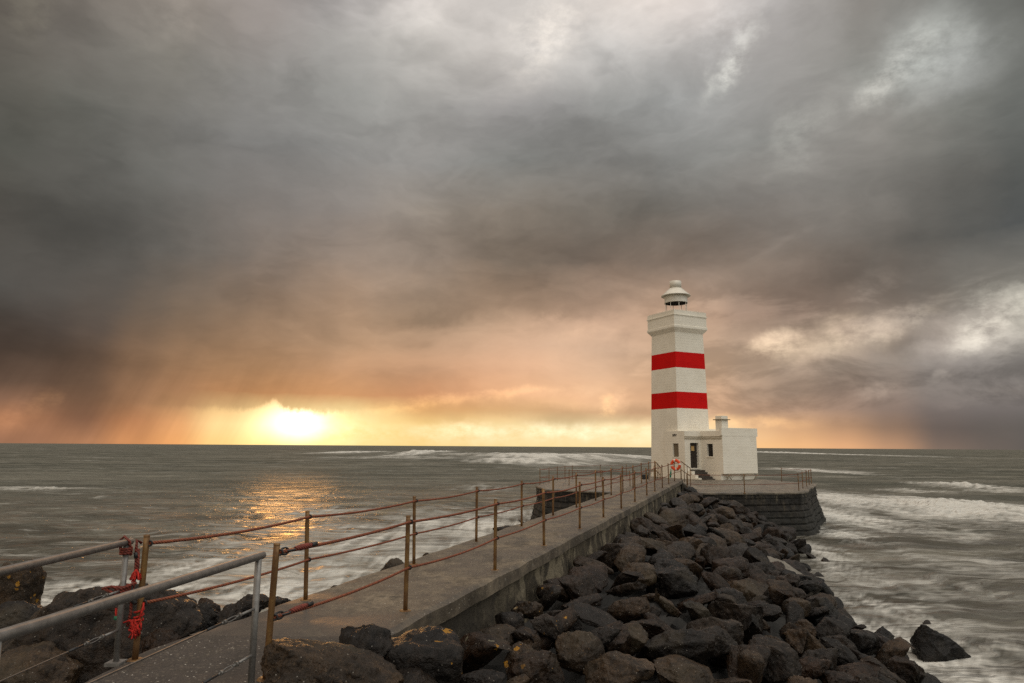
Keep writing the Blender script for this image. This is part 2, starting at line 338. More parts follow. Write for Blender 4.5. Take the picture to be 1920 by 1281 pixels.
    g.put(B.inputs['Specular IOR Level'], g.mr(dd, 15, 130, .42, .10, 'LINEAR'))
    b1 = g.noise(g.scale(Q, (.8, 2.0, 1)), 1., 3, .5); b2 = g.noise(g.scale(Po, (.14, .5, 1)), 1., 4, .55)
    hh = g.m('ADD', g.m('MULTIPLY', b1, .30), g.m('MULTIPLY', b2, .9)); 
    g.put(B.inputs['Normal'], g.bump(hh, 1., 1.8))
    df = g.n('ShaderNodeBsdfDiffuse'); g.put(df.inputs['Color'], B.inputs['Base Color'].links[0].from_socket); g.put(df.inputs['Normal'], B.inputs['Normal'].links[0].from_socket)
    slick = g.noise(g.scale(Q, (.22, .5, 1)), 1., 5, .6); gl = g.m('MULTIPLY', g.mr(dd, 30, 110, .75, .26), g.mr(slick, .40, .60, .35, 1.))
    ms = g.n('ShaderNodeMixShader'); g.put(ms.inputs[0], gl); t.links.new(df.outputs[0], ms.inputs[1]); t.links.new(B.outputs[0], ms.inputs[2])
    t.links.new(ms.outputs[0], [n for n in t.nodes if n.type == 'OUTPUT_MATERIAL'][0].inputs[0])
    tag(mesh_obj('sea', me, m, smooth=True), kind='structure')
build_sea()
# ------------------------------------------------------------------ pier (runs from the path out to the platform)
SL = .337
def PX(lat, Y): return lat+SL*Y
Y0, Y1 = 7.35, 42.2
LR, LL = -3.79, -5.83
pier = thing('pier', 'long straight concrete pier leading from the path out to the lighthouse platform', 'pier')
def DZ(x, y): return .014*pn([[x*1.1, y*.8, 4]])[0]
def build_pier():
    ny, nx = 240, 24; ys = np.linspace(Y0, Y1, ny); V = []
    for y in ys:
        er = .035*pn([[y*1.1, 3, 1]])[0]+.02*pn([[y*4, 3, 1]])[0]; el = .05*pn([[y*.9, 8, 1]])[0]+.03*pn([[y*4, 5, 1]])[0]
        for k in range(nx):
            f = k/(nx-1); lat = (LL+el)*(1-f)+(LR+er)*f
            z = DZ(PX(lat, y), y)-.03*(max(0, abs(f-.5)-.47)/.03)
            V.append((PX(lat, y+(.34*(lat-LL) if False else 0)), y, z))
    V = np.array(V); n = len(V); er = V.reshape(ny, nx, 3)[:, -1].copy(); el = V.reshape(ny, nx, 3)[:, 0].copy()
    F = list(map(tuple, grid_faces(ny, nx)))
    V = list(map(tuple, V)); a0 = len(V)
    def strip(edge, dz, off):
        i0 = len(V)
        for q in edge: V.append((q[0]+off, q[1], dz))
        return i0
    r1 = strip(er, -.21, .012); r2 = strip(er, -.215, -.10); l1 = strip(el, -.2, -.01); l2 = strip(el, -.2, .1)
    top = lambda i, k: i*nx+k
    for i in range(ny-1):
        F += [(top(i, nx-1), r1+i, r1+i+1, top(i+1, nx-1)), (r1+i, r2+i, r2+i+1, r1+i+1), (top(i, 0), top(i+1, 0), l1+i+1, l1+i), (l1+i, l1+i+1, l2+i+1, l2+i), (r2+i, l2+i, l2+i+1, r2+i+1)]
    me = np_mesh('deck_slab', V, F); mesh_obj('deck_slab', me, M_deck, pier)
    # walls beneath
    nz = 30; ny2 = 420; ys = np.linspace(Y0, Y1, ny2); zs = np.linspace(-.2, -3.9, nz)
    for side, lat0, sg in (('r', LR-.085, 1), ('l', LL+.085, -1)):
        Yg, Zg = np.meshgrid(ys, zs, indexing='ij'); y = Yg.ravel(); z = Zg.ravel()
        q = fbm(np.stack([y*.9, z*1.6, np.full_like(y, 3+sg)], 1), 5, .55); gaps = fbm(np.stack([y*2.2, z*1.1, np.full_like(y, 9+sg)], 1), 3)
        off = .045*q-.13*np.clip(gaps-.35, 0, .5)*(y > 10)+.015*fbm(np.stack([y*8, z*8, y*0], 1), 3)
        off = np.where(z > -.24, 0, off)+(-z-.2)*.05*.6
        mesh_obj('wall', np_mesh('wall', np.stack([PX(lat0, y)+sg*off, y, z], 1), grid_faces(ny2, nz)), M_wall, pier, True)
    bm = bmesh.new()   # end wall and the four steps down
    e = [(PX(LL+.1, Y1-.03), Y1-.03), (PX(LR-.1, Y1-.03), Y1-.03)]
    v = [bm.verts.new((*e[0], -.18)), bm.verts.new((*e[1], -.18)), bm.verts.new((*e[1], -1.5)), bm.verts.new((*e[0], -1.5))]; bm.faces.new(v)
    mesh_obj('end_wall', bm, M_wall, pier)
    bm = bmesh.new()
    for k in range(4):
        z1 = -.136*(k+1); y0, y1 = Y1-.02+.36*k, Y1+.36*(k+1); la, lb = -5.5, -3.95+.12*k
        v = [bm.verts.new((PX(l, y), y, z)) for z in (-1.2, z1) for (l, y) in ((la, y0), (lb, y0), (lb, y1), (la, y1))]
        for q in ((4, 5, 6, 7), (0, 1, 5, 4), (1, 2, 6, 5), (2, 3, 7, 6), (3, 0, 4, 7)): bm.faces.new([v[i] for i in q])
    mesh_obj('steps', bm, M_deck, pier)
    bm = bmesh.new()   # splayed concrete cheek beside the steps
    p = [(PX(LR-.02, 41.5), 41.5), (PX(LR+.55, 41.35), 41.35), (PX(LR+.75, 43.6), 43.6), (PX(LR-.02, 43.9), 43.9)]
    zt = [-.12, -.58, -.66, -.62]
    v = [bm.verts.new((x, y, -1.2)) for x, y in p]+[bm.verts.new((x, y, z)) for (x, y), z in zip(p, zt)]
    for q in ((4, 5, 6, 7), (0, 1, 5, 4), (1, 2, 6, 5), (2, 3, 7, 6), (3, 0, 4, 7)): bm.faces.new([v[i] for i in q])
    mesh_obj('ramp', bm, M_deck, pier)
build_pier()
# path: dark worn surface from which the pier starts
def build_path():
    ny, nx = 90, 40; V = []
    for i in range(ny):
        y = -6+(Y0+6)*i/(ny-1)
        xl = max(-3.52, PX(LL, y)) if y > 6.3 else -3.52-.02*(6.3-y); xr = PX(LR, y) if y > 6.9 else min(PX(LR, y)+.0, -1.42)
        if y < 6.9: xr = -1.45-.03*(6.9-y)
        xl += .05*pn([[y*1.2, 2, 2]])[0]; xr += .04*pn([[y*1.4, 5, 2]])[0]
        for k in range(nx):
            f = k/(nx-1); x = xl*(1-f)+xr*f
            V.append((x, y, DZ(x, y)-.04*(max(0, abs(f-.5)-.46)/.04)))
    V = np.array(V); F = list(map(tuple, grid_faces(ny, nx))); G3 = V.reshape(ny, nx, 3); V = list(map(tuple, V))
    for k in (0, nx-1):
        i0 = len(V); V += [(q[0], q[1], -1.6) for q in G3[:, k]]
        for i in range(ny-1): F.append((i*nx+k, (i+1)*nx+k, i0+i+1, i0+i))
    tag(mesh_obj('path', np_mesh('path', V, F), M_asph), kind='structure')
build_path()
# ------------------------------------------------------------------ platform
PO = [(1.66, 47.4), (2.2, 43.6), (5.8, 41.3), (10.4, 41.05), (13.9, 41.2), (17.6, 42.2), (18.4, 43.2), (20.2, 47), (22.2, 50.6), (22.9, 52.3), (22.0, 55.5), (21.2, 59), (18, 65), (10, 65.5), (5.2, 60.2), (3, 53.4)]
def resample(P, step):
    out = []
    for a, b in zip(P, P[1:]+P[:1]):
        n = max(1, int(math.dist(a, b)/step))
        out += [(a[0]+(b[0]-a[0])*k/n, a[1]+(b[1]-a[1])*k/n) for k in range(n)]
    return out
plat = thing('platform', 'concrete topped stone platform in the sea that carries the lighthouse', 'platform')
def build_platform():
    R = np.array(resample(PO, .09)); n = len(R); c = R.mean(0)
    T = np.roll(R, -1, 0)-np.roll(R, 1, 0); N = np.stack([T[:, 1], -T[:, 0]], 1); N /= np.linalg.norm(N, axis=1)[:, None]
    for _ in range(9): N = (np.roll(N, 1, 0)+N+np.roll(N, -1, 0)); N /= np.linalg.norm(N, axis=1)[:, None]
    edge = np.array([.06*pn([[x*.9, y*.9, 1]])[0] for x, y in R]); 
    rings = []
    for f in (0, .25, .5, .75, .93, .985, 1.):
        Q = c+(R-c)*f; dz = np.array([.03*pn([[x*.35, y*.35, 7]])[0] for x, y in Q]) if f < .98 else np.zeros(n)
        zz = PLAT+dz-(.05 if f == 1. else 0)*1; rings.append(np.column_stack([Q+(N*edge[:, None] if f > .95 else 0), np.full(n, 1.)*zz]))
    rings.append(np.column_stack([R+N*edge[:, None], np.full(n, PLAT-.13)])); rings.append(np.column_stack([R+N*(edge[:, None]-.06), np.full(n, PLAT-.15)]))
    V = np.concatenate(rings); mesh_obj('deck', np_mesh('deck', V, grid_faces(len(rings), n, True)), M_platdeck, plat)
    zs = np.concatenate([np.linspace(PLAT-.13, -1.5, 16), np.linspace(-1.54, -3.9, 66)]); V = []; arc = np.arange(n)*.09
    for z in zs:
        bat = .0 if z > -1.5 else (-1.5-z)*.30
        ri = math.floor((z+10)/.37); row = (z+10)/.37-ri; cell = np.floor(arc/.72+.5*(ri % 2)+.17*math.sin(ri*3.1)); fr = arc/.72+.5*(ri % 2)+.17*math.sin(ri*3.1)-cell; hsh = np.modf(np.abs(np.sin(cell*12.9898+ri*78.233)*43758.5453))[0]
        on = 1. if z < -1.35 else .25; groove = on*((.07 if row < .16 else 0)+.06*(fr < .13)-.11*(hsh-.5))
        q = fbm(np.column_stack([R*.8, np.full(n, z*1.4)]), 4); q2 = fbm(np.column_stack([R*4.2, np.full(n, z*4)]), 3)
        V.append(np.column_stack([R+N*(-.06+bat+.05*q+.035*q2-groove)[:, None], np.full(n, z)]))
    mesh_obj('wall', np_mesh('wall', np.concatenate(V), grid_faces(len(zs), n, True)), M_pwall, plat, True)
build_platform()
# ------------------------------------------------------------------ lighthouse
TH = math.radians(26.9); S = 3.75
LC = (15.06, 61.52)
lh = thing('lighthouse', 'square white lighthouse tower with two red bands and a low annex', 'lighthouse', (LC[0], LC[1], PLAT), TH)
H0 = -PLAT
def Z(z): return z+H0                       # world height -> local
def corner(a): return a-S/2                 # tower corner coordinates (r, l) -> local
def wall_holes(bm, o, u, w, z0, z1, holes, nrm, depth, t=.0):
    """rectangular wall face (o + u*s, height) with recessed openings; returns nothing, adds reveals"""
    us = sorted({0, w, *[h[0] for h in holes], *[h[1] for h in holes]}); zs = sorted({z0, z1, *[h[2] for h in holes], *[h[3] for h in holes]})
    o = Vector((o[0], o[1], 0)); u = Vector((u[0], u[1], 0)); nr = Vector((nrm[0], nrm[1], 0))
    P = lambda s, z, d=0: o+u*s-nr*d+Vector((0, 0, z))
    for a, b in zip(us, us[1:]):
        for c, d in zip(zs, zs[1:]):
            m = ((a+b)/2, (c+d)/2)
            if any(h[0] < m[0] < h[1] and h[2] < m[1] < h[3] for h in holes): continue
            bm.faces.new([bm.verts.new(q) for q in (P(a, c), P(b, c), P(b, d), P(a, d))])
    for a, b, c, d in holes:
        for q in ((P(a, c), P(a, d), P(a, d, depth), P(a, c, depth)), (P(b, c), P(b, c, depth), P(b, d, depth), P(b, d)), (P(a, c), P(a, c, depth), P(b, c, depth), P(b, c)), (P(a, d), P(b, d), P(b, d, depth), P(a, d, depth))):
            bm.faces.new([bm.verts.new(x) for x in q])
def build_lighthouse():
    zr = [Z(-.75), Z(5.30), Z(6.73), Z(8.86), Z(10.26), Z(12.02)]
    hw = lambda z: (S-.02)/2-((S-.02)/2-3.24/2)*z/Z(12.02)
    bm = bmesh.new(); rings = []
    for z in zr:
        h = hw(max(z, 0)); rings.append([bm.verts.new((x*h, y*h, z)) for x, y in ((-1, -1), (1, -1), (1, 1), (-1, 1))])
    for k, (A, B) in enumerate(zip(rings, rings[1:])):
        for i in range(4):
            f = bm.faces.new((A[i], A[(i+1) % 4], B[(i+1) % 4], B[i])); f.material_index = 1 if k in (1, 3) else 0
    bmesh.ops.bevel(bm, geom=[e for e in bm.edges if abs(e.verts[0].co.z-e.verts[1].co.z) > .5], offset=.03, segments=2, affect='EDGES')
    mesh_obj('tower', bm, [M_white, M_red], lh)
    bm = bmesh.new(); g2 = S/2   # gallery: flared corbel, ridge, parapet, capping
    prof = [(3.24/2-.05, Z(12.0)), (3.24/2, Z(12.02)), (g2+.03, Z(12.40)), (g2+.03, Z(12.60)), (g2-.02, Z(12.64)), (g2-.02, Z(13.50)), (g2+.04, Z(13.51)), (g2+.04, Z(13.60)), (g2-.02, Z(13.63)), (g2-.02, Z(13.95)), (g2-.26, Z(13.95)), (g2-.26, Z(13.1)), (0.01, Z(13.1))]
    rg = [[bm.verts.new((x*h, y*h, z)) for x, y in ((-1, -1), (1, -1), (1, 1), (-1, 1))] for h, z in prof]
    for A, B in zip(rg, rg[1:]):
        for i in range(4): bm.faces.new((A[i], A[(i+1) % 4], B[(i+1) % 4], B[i]))
    mesh_obj('gallery', bm, M_white, lh)
    bm = bmesh.new(); pts = [(x*(g2-.14), y*(g2-.14), Z(14.02)) for x, y in ((-1, -1), (1, -1), (1, 1), (-1, 1), (-1, -1))]
    for a, b in zip(pts, pts[1:]): tube(bm, [a, b], .018, 6)
    for x, y, _ in pts[:4]: tube(bm, [(x, y, Z(13.9)), (x, y, Z(14.05))], .02, 6)
    mesh_obj('parapet_rail', bm, M_lantern, lh)
    # lantern
    lan = thing('lantern', None, None); lan.parent = lh
    bm = bmesh.new(); lathe(bm, [(1.0, Z(15.74)), (1.03, Z(15.6)), (1.03, Z(15.09)), (1.05, Z(15.08)), (1.05, Z(15.01)), (1.0, Z(15.01))], 40); mesh_obj('drum', bm, M_lantern, lan)
    bm = bmesh.new(); lathe(bm, [(1.0, Z(15.012)), (.985, Z(15.7)), (.001, Z(15.72))], 40); mesh_obj('inner_lining', bm, M_dark, lan)
    bm = bmesh.new(); lathe(bm, [(1.02, Z(15.72)), (1.31, Z(15.66)), (1.33, Z(15.69)), (1.30, Z(15.74)), (1.05, Z(15.95)), (.72, Z(16.27)), (.56, Z(16.42)), (.5, Z(16.42))], 40); mesh_obj('roof', bm, M_lantern, lan)
    bm = bmesh.new(); lathe(bm, [(.47, Z(16.38)), (.47, Z(16.46)), (.53, Z(16.48)), (.53, Z(17.08)), (.45, Z(17.1)), (0.01, Z(17.1))], 32); mesh_obj('vent_pipe', bm, M_lantern, lan)
    for k in range(8):
        a = 2*PI*k/8+.35; bm = bmesh.new(); x, y = .98*math.cos(a), .98*math.sin(a)
        tube(bm, [(x, y, Z(13.1)), (x, y, Z(15.06))], .024, 8); mesh_obj('mullion', bm, M_lantern, lan)
    bm = bmesh.new(); lathe(bm, [(1.03, Z(13.09)), (1.03, Z(13.7)), (.95, Z(13.7)), (.95, Z(13.1))], 40); mesh_obj('base_ring', bm, M_lantern, lan)
    # annex: porch with door, block with chimney (r along the right face, l away along the left face)
    c = corner; PR = -.16
    bm = bmesh.new(); zt = Z(3.31)
    wall_holes(bm, (c(PR), c(1.5)), (0, -1), 2.55, Z(-.75), zt, [(1.02, 1.76, Z(1.13), Z(2.26))], (-1, 0), .15)
    wall_holes(bm, (c(PR), c(-1.05)), (1, 0), 1.6-PR, Z(-.75), zt, [(.58, 1.5, Z(.22), Z(2.32))], (0, -1), .28)
    for q in (((PR, 1.5), (0.2, 1.5)),):
        bm.faces.new([bm.verts.new((c(a), c(b), z)) for (a, b), z in ((q[0], Z(-.75)), (q[0], zt), (q[1], zt), (q[1], Z(-.75)))])
    bm.faces.new([bm.verts.new((c(a), c(b), zt)) for a, b in ((PR, 1.5), (PR, -1.05), (5.2, -1.05), (5.2, 1.5))])
    mesh_obj('porch', bm, M_white, lh)
    BX0, BX1, BY0, BY1 = 1.6, 5.42, -3.6, .4; bt = Z(3.55)
    bm = bmesh.new()
    wall_holes(bm, (c(BX0), c(-1.05)), (0, -1), 2.55, Z(-.18), zt, [(.72, 1.42, Z(1.2), Z(2.24))], (-1, 0), .2)
    for (a, b) in (((BX0, BY0), (BX1, BY0)), ((BX1, BY0), (BX1, BY1)), ((BX1, BY1), (BX0, BY1))):
        bm.faces.new([bm.verts.new((c(p[0]), c(p[1]), z)) for p, z in ((a, Z(-.18)), (b, Z(-.18)), (b, bt), (a, bt))])
    bm.faces.new([bm.verts.new((c(a), c(b), zt-.01)) for a, b in ((BX0, BY0), (BX1, BY0), (BX1, BY1), (BX0, BY1))])
    bm.faces.new([bm.verts.new((c(a), c(b), Z(-.18))) for a, b in ((BX0, BY0), (BX1, BY0), (BX1, BY1), (BX0, BY1))])
    box(bm, c(BX0)+.004, c(BX1)+.13, c(BY0)-.012, c(BY0)+.16, Z(2.86), bt+.002); box(bm, c(BX1)-.1, c(BX1)+.13, c(BY0)+.16, c(BY1)+.1, Z(2.86), bt+.002)
    box(bm, c(BX0)-.1, c(BX0)+.003, c(BY0)-.05, c(BY0)+.2, Z(2.95), bt+.002)
    ax = mesh_obj('annex', bm, M_white, lh)
    bm = bmesh.new(); box(bm, c(BX0)+.02, c(BX1)-.12, c(BY0)+.28, c(BY1), Z(-.75), Z(-.185)); mesh_obj('plinth', bm, M_white, lh)
    bm = bmesh.new(); box(bm, c(BX0)-.06, c(BX0)+.3, c(-3.35), c(-1.05), Z(-.75), Z(-.2)); mesh_obj('footing', bm, M_white, lh)
    for k, rr in enumerate((1.95, 2.5, 3.7, 5.0)):   # rusty stays under the overhang
        bm = bmesh.new(); x = c(rr); y = c(BY0); sx = (.2, -.22, .25, .28)[k]
        tube(bm, [(x, y+.06, Z(-.66)), (x+sx, y+.05, Z(-.42)), (x+sx*1.6, y+.04, Z(-.2))], .035, 6)
        if k < 3: tube(bm, [(x-.1, y+.1, Z(-.25)), (x+.1, y+.06, Z(-.52))], .025, 6)
        mesh_obj('stay', bm, M_moss, lh)
    # mouldings under the cornice
    for z in (2.64, 2.80):
        bm = bmesh.new(); box(bm, c(PR)-.03, c(1.6)-.03, c(-1.05)-.05, c(-1.05)-.003, Z(z), Z(z+.06)); box(bm, c(1.6)-.05, c(1.6)-.003, c(-3.55), c(-1.05)-.052, Z(z), Z(z+.06)); mesh_obj('moulding', bm, M_moss, lh)
    # door, windows, notice
    bm = bmesh.new(); y = c(-1.05)+.24; box(bm, c(PR+.585), c(PR+1.495), y, y+.05, Z(.225), Z(2.315))
    for a in (.64, 1.1): 
        for z in (.4, 1.35): box(bm, c(PR+a), c(PR+a+.36), y-.02, y-.002, Z(z), Z(z+.8), .01)
    dr = mesh_obj('door', bm, M_door, lh)
    bm = bmesh.new(); box(bm, c(PR+.85), c(PR+1.2), y-.035, y-.022, Z(1.65), Z(2.05)); mesh_obj('notice', bm, M_notice, dr)
    bm = bmesh.new(); tube(bm, [(c(PR+1.38), y-.06, Z(1.2)), (c(PR+1.38), y-.06, Z(1.36))], .018, 6); mesh_obj('handle', bm, M_wire, dr)
    bm = bmesh.new(); box(bm, c(PR+.5), c(PR+1.55), c(-1.05)-.06, c(-1.05)+.23, Z(.13), Z(.218)); mesh_obj('door_sill', bm, M_white, lh)
    bm = bmesh.new(); x = c(PR)+.12; box(bm, x, x+.03, c(1.5-1.755), c(1.5-1.025), Z(1.135), Z(2.255)); w1 = mesh_obj('window', bm, M_board, lh); w1['label'] = 'boarded brown window'
    bm = bmesh.new(); box(bm, c(PR)-.05, c(PR)+.1, c(1.5-1.82), c(1.5-.96), Z(1.05), Z(1.127)); mesh_obj('sill', bm, M_white, w1)
    bm = bmesh.new(); x = c(1.6)+.17; box(bm, x, x+.03, c(-1.05-1.415), c(-1.05-.725), Z(1.205), Z(2.235)); w2 = mesh_obj('window', bm, M_glass, lh); w2['label'] = 'dark glazed window'
    bm = bmesh.new(); box(bm, c(1.6)-.06, c(1.6)+.12, c(-1.05-1.5), c(-1.05-.64), Z(1.11), Z(1.196)); mesh_obj('sill', bm, M_white, w2)
    bm = bmesh.new(); y0 = -1.05-1.4; box(bm, x-.02, x-.003, c(y0+.32), c(y0+.36), Z(1.22), Z(2.22)); box(bm, x-.02, x-.003, c(y0+.02), c(y0+.66), Z(1.9), Z(1.93)); mesh_obj('glazing_bar', bm, M_door, w2)
    # chimney
    bm = bmesh.new(); box(bm, -.36, .36, -.36, .36, 0, 1.2, .015); box(bm, -.36, .36, -.36, .36, 1.27, 1.55, .02); ch = mesh_obj('chimney', bm, M_white, lh); ch.location = (c(2.15), c(-3.03), Z(3.0))
    bm = bmesh.new(); box(bm, -.5, .5, -.5, .5, 1.2, 1.275, .01); mesh_obj('cap_slab', bm, M_moss, ch)
    # date over the window
    cu = bpy.data.curves.new('date_numerals', 'FONT'); cu.body = '1897'; cu.size = .3; cu.extrude = .012; cu.align_x = 'CENTER'
    to = bpy.data.objects.new('tmp', cu); COL.objects.link(to); dg = bpy.context.evaluated_depsgraph_get(); dg.update()
    me = bpy.data.meshes.new_from_object(to.evaluated_get(dg)); bpy.data.objects.remove(to)
    o = mesh_obj('date_numerals', me, M_dark, lh); o.location = (c(PR)-.014, c(.22), Z(2.86)); o.rotation_euler = (PI/2, 0, -PI/2)
    # steps to the door
    bm = bmesh.new()
    for k in range(5):
        z1 = Z(.06-.165*k); y1 = c(-1.05)-.3*k-.02; box(bm, c(.32+.06*k), c(1.57), y1-.42-(.3 if k == 0 else 0)*0, y1, Z(-.75), z1, .02)
    st = mesh_obj('steps', bm, M_slate, lh)
    bm = bmesh.new()
    for k, (zz, yy) in enumerate(((.0, .55), (-.3, .95), (-.52, 1.35))): box(bm, c(.05), c(.36), c(-1.05)-yy, c(-1.05)-yy+.42+(.12 if k == 0 else 0), Z(-.75), Z(zz-.03), .01)
    mesh_obj('side_wall', bm, M_white, st)
build_lighthouse()
# ------------------------------------------------------------------ posts, ropes
ORD = 'first second third fourth fifth sixth seventh eighth ninth tenth eleventh twelfth thirteenth fourteenth fifteenth'.split()
RP = [(498, 1273), (760, 1145), (928, 1069), (1020, 1023), (1087, 991), (1131.5, 970), (1165, 953.5), (1190.5, 941), (1213, 929), (1228, 921.5), (1242, 915), (1254, 908), (1265, 902), (1277, 897)]
LP = [(253, 1237), (573, 1125), (776, 1058), (893, 1016), (978, 987), (1037, 967), (1081, 952), (1117, 939), (1146, 929), (1168, 922), (1187, 917), (1203, 906), (1217, 900.5), (1228.5, 897.5)]
def post_proto():
    bm = bmesh.new(); n = 8
    tube(bm, [(0, 0, 1.1*k/n) for k in range(n+1)], .027, 14)
    o = mesh_obj('railing_post', bm, M_rust); 
    bm = bmesh.new(); lathe(bm, [(.0001, .016), (.062, .016), (.07, .008), (.07, -.02)], 20); mesh_obj('base_disc', bm, M_rust, o)  # thin disc round the foot of the post
    for z in (1.03, .5):
        bm = bmesh.new(); torus(bm, (.035, 0, z), (0, 1, 0), .022, .008, 14, 6); mesh_obj('rope_eye', bm, M_black, o)
    bm = bmesh.new(); lathe(bm, [(.0285, 1.088), (.0285, 1.103), (.0001, 1.108)], 14); mesh_obj('cap', bm, M_rust, o)
    return o
PP = post_proto(); used = [False]
def place_post(p, label, group, tilt=(0, 0), h=1.0):
    o = PP if not used[0] else copy_tree(PP); used[0] = True
    o.location = p; o.rotation_euler = (tilt[0], tilt[1], random.uniform(-.4, .4)-1.2); o.scale = (1, 1, h); tag(o, label, 'post', group)
    return o
def top(o, z):
    return Vector(o.location)+Matrix.Rotation(o.rotation_euler[2], 3, 'Z')@Vector((0, 0, 0))+(Matrix.LocRotScale(None, o.rotation_euler, o.scale)@Vector((0, 0, z)))
GP = 'rusty railing posts along the pier'
posts = {'R': [], 'L': []}
for side, L, word in (('R', RP, 'rock side'), ('L', LP, 'sea side')):
    for i, (x, y) in enumerate(L):
        P = onz(x, y, 0); P[2] = -.01
        tl = [random.uniform(-.012, .012), random.uniform(-.012, .012)]
        if side == 'R' and i == 0: tl = [0, .028]
        if side == 'L' and i == 0: tl = [0, .012]
        if side == 'L' and i == 1: tl = [0, -.03]
        if side == 'L' and i == 2: tl = [0, -.02]
        lab = f'{ORD[i]} rusty post from the path along the {word} of the pier'
        if i == len(L)-1: lab = f'rusty brown post at the head of the steps on the {word} of the pier'
        if side == 'R' and i == 12: lab = 'rusty brown post the orange and white life ring hangs on'
        o = place_post(P, lab, GP, tl); o.rotation_euler[2] = 0; posts[side].append(o)
def rope_pts(P, sag=.05, n=10):
    out = []
    for a, b in zip(P, P[1:]):
        for k in range(n):
            f = k/n; s = sag*min(1, (b-a).length/2.9)*random.uniform(.6, 1.3) if k == 0 else s
            out.append(a.lerp(b, f)-Vector((0, 0, 4*f*(1-f)*s)))
    return out+[P[-1]]
def guard_rope(P, label, r=.0155, group='ropes of the pier railings', m=None, sag=.035, splice=True, parts=True):
    bm = bmesh.new(); tube(bm, rope_pts([Vector(p) for p in P], sag), r, 8); o = tag(mesh_obj('guard_rope', bm, m or M_rope), label, 'rope', group)
    if splice:
        a, b = Vector(P[0]), Vector(P[1]); d = (b-a).normalized()
        bm = bmesh.new(); tube(bm, [a+d*.22, a+d*.3, a+d*.42, a+d*.48], [r*1.2, r*1.8, r*1.75, r*1.1], 10); mesh_obj('splice', bm, M_rope2, o)
        bm = bmesh.new(); tube(bm, [a+d*.47, a+d*.55], r*1.45, 10); mesh_obj('tape', bm, M_black, o)
        for k in range(2):
            bm = bmesh.new(); ax = Vector((0, 0, 1)) if k else Vector((d.y, -d.x, .3)); cc = a+d*(.07+.08*k)
            u = d; v = ax.normalized().cross(u); pts = [cc+u*.06*math.cos(q)+v*.028*math.sin(q) for q in np.linspace(0, 2*PI, 18)]
            tube(bm, pts, .009, 6, False); mesh_obj('shackle_link', bm, M_black, o)
    return o
off = Vector((.02, -.03, 0))
R_top = [top(o, 1.03)+Vector((.028, 0, 0)) for o in posts['R']]; R_mid = [top(o, .5)+Vector((.028, 0, 0)) for o in posts['R']]
L_top = [top(o, 1.03)+Vector((.03, 0, 0)) for o in posts['L']]; L_mid = [top(o, .5)+Vector((.03, 0, 0)) for o in posts['L']]
guard_rope(R_top, 'upper rust red rope threaded along the posts on the rock side of the pier')
guard_rope(R_mid, 'lower rust red rope threaded along the posts on the rock side of the pier', .0145)
guard_rope(L_top, 'upper rust red rope threaded along the posts on the sea side of the pier', splice=False)
guard_rope(L_mid, 'lower rust red rope threaded along the posts on the sea side of the pier', .0145, splice=False)
# stair handrails at the pier end
def stair_rail(a, b, n, label):
    a, b = Vector(a), Vector(b); o = thing('stair_rail', label, 'handrail', (a.x, a.y, a.z-1.1), 0, 'handrails of the steps at the pier end'); q = Vector(o.location)
    bm = bmesh.new(); tube(bm, [a-q, b-q], .024, 8); mesh_obj('top_rail', bm, M_rust, o)
    bm = bmesh.new(); d = Vector((0, 0, -.5)); tube(bm, [a-q+d, b-q+d], .02, 8); mesh_obj('middle_rail', bm, M_rust, o)
    for k in range(n):
        f = k/(n-1); p = a.lerp(b, f); zb = -.02 if k == 0 else max(PLAT, -.136*math.ceil((p.y-Y1)/.36)) if p.y > Y1 else -.02
        bm = bmesh.new(); tube(bm, [p-q, (p.x-q.x, p.y-q.y, zb-.03-q.z)], .022, 8); mesh_obj('post', bm, M_rust, o)
stair_rail(aty(1276.5, 865, 42.0), aty(1294, 878, 43.6), 4, 'short sloping rusty handrail on the rock side of the steps at the pier end')
stair_rail(aty(1229, 866, 41.9), aty(1238, 876, 43.5), 4, 'short sloping rusty handrail on the sea side of the steps at the pier end')
# platform railings
PLR = [(1012.5, 907.8), (1029.4, 904.3), (1045, 900.8), (1059.4, 899), (1073.2, 897), (1125.7, 894.4), (1174.7, 893.3)]
PLN = [(1067, 910), (1129, 912), (1181.5, 914)]
PRR = [(1288.5, 922.5), (1396, 923.6), (1498, 920.5), (1505.5, 915), (1512.7, 912), (1517.4, 909.5), (1521.5, 907.3), (1466, 903)]
GQ = 'rusty posts around the lighthouse platform'
def run(L, fmt, lab, rev=None):
    os_ = []
    for i, (x, y) in enumerate(L):
        P = onz(x, y, PLAT); P[2] = PLAT-.03; os_.append(place_post(P, fmt(i), GQ, (random.uniform(-.01, .01), random.uniform(-.01, .01))))
    for z, w in ((1.04, 'upper'), (.5, 'lower')):
        guard_rope([top(o, z) for o in os_], lab.format(w), .014, 'ropes around the platform', splice=False, sag=.03)
    return os_
A = run(PLR, lambda i: f'{ORD[i]} rusty post from the seaward corner along the rear left edge of the platform', '{} rusty rope along the rear left edge of the platform')
B2 = run(PLN, lambda i: f'{ORD[i]} rusty post from the corner along the near left railing of the platform', '{} rusty rope across the near left part of the platform')
C2 = run(PRR, lambda i: ('rusty post at the foot of the pier end on the right platform edge', 'lone rusty post midway along the near right edge of the platform', 'nearest rusty post of the cluster at the right corner of the platform', 'second rusty post of the cluster on the right edge of the platform', 'third rusty post of the cluster on the right edge of the platform', 'fourth rusty post of the cluster on the right edge of the platform', 'farthest rusty post of the cluster on the right edge of the platform', 'lone rusty post on the rear right edge of the platform beside the annex')[i], '{} rusty rope around the right side of the platform')
for z, w in ((1.04, 'upper'), (.5, 'lower')):
    guard_rope([top(A[0], z), top(B2[0], z)], f'{w} rusty rope across the left corner of the platform', .014, 'ropes around the platform', splice=False, sag=.02)
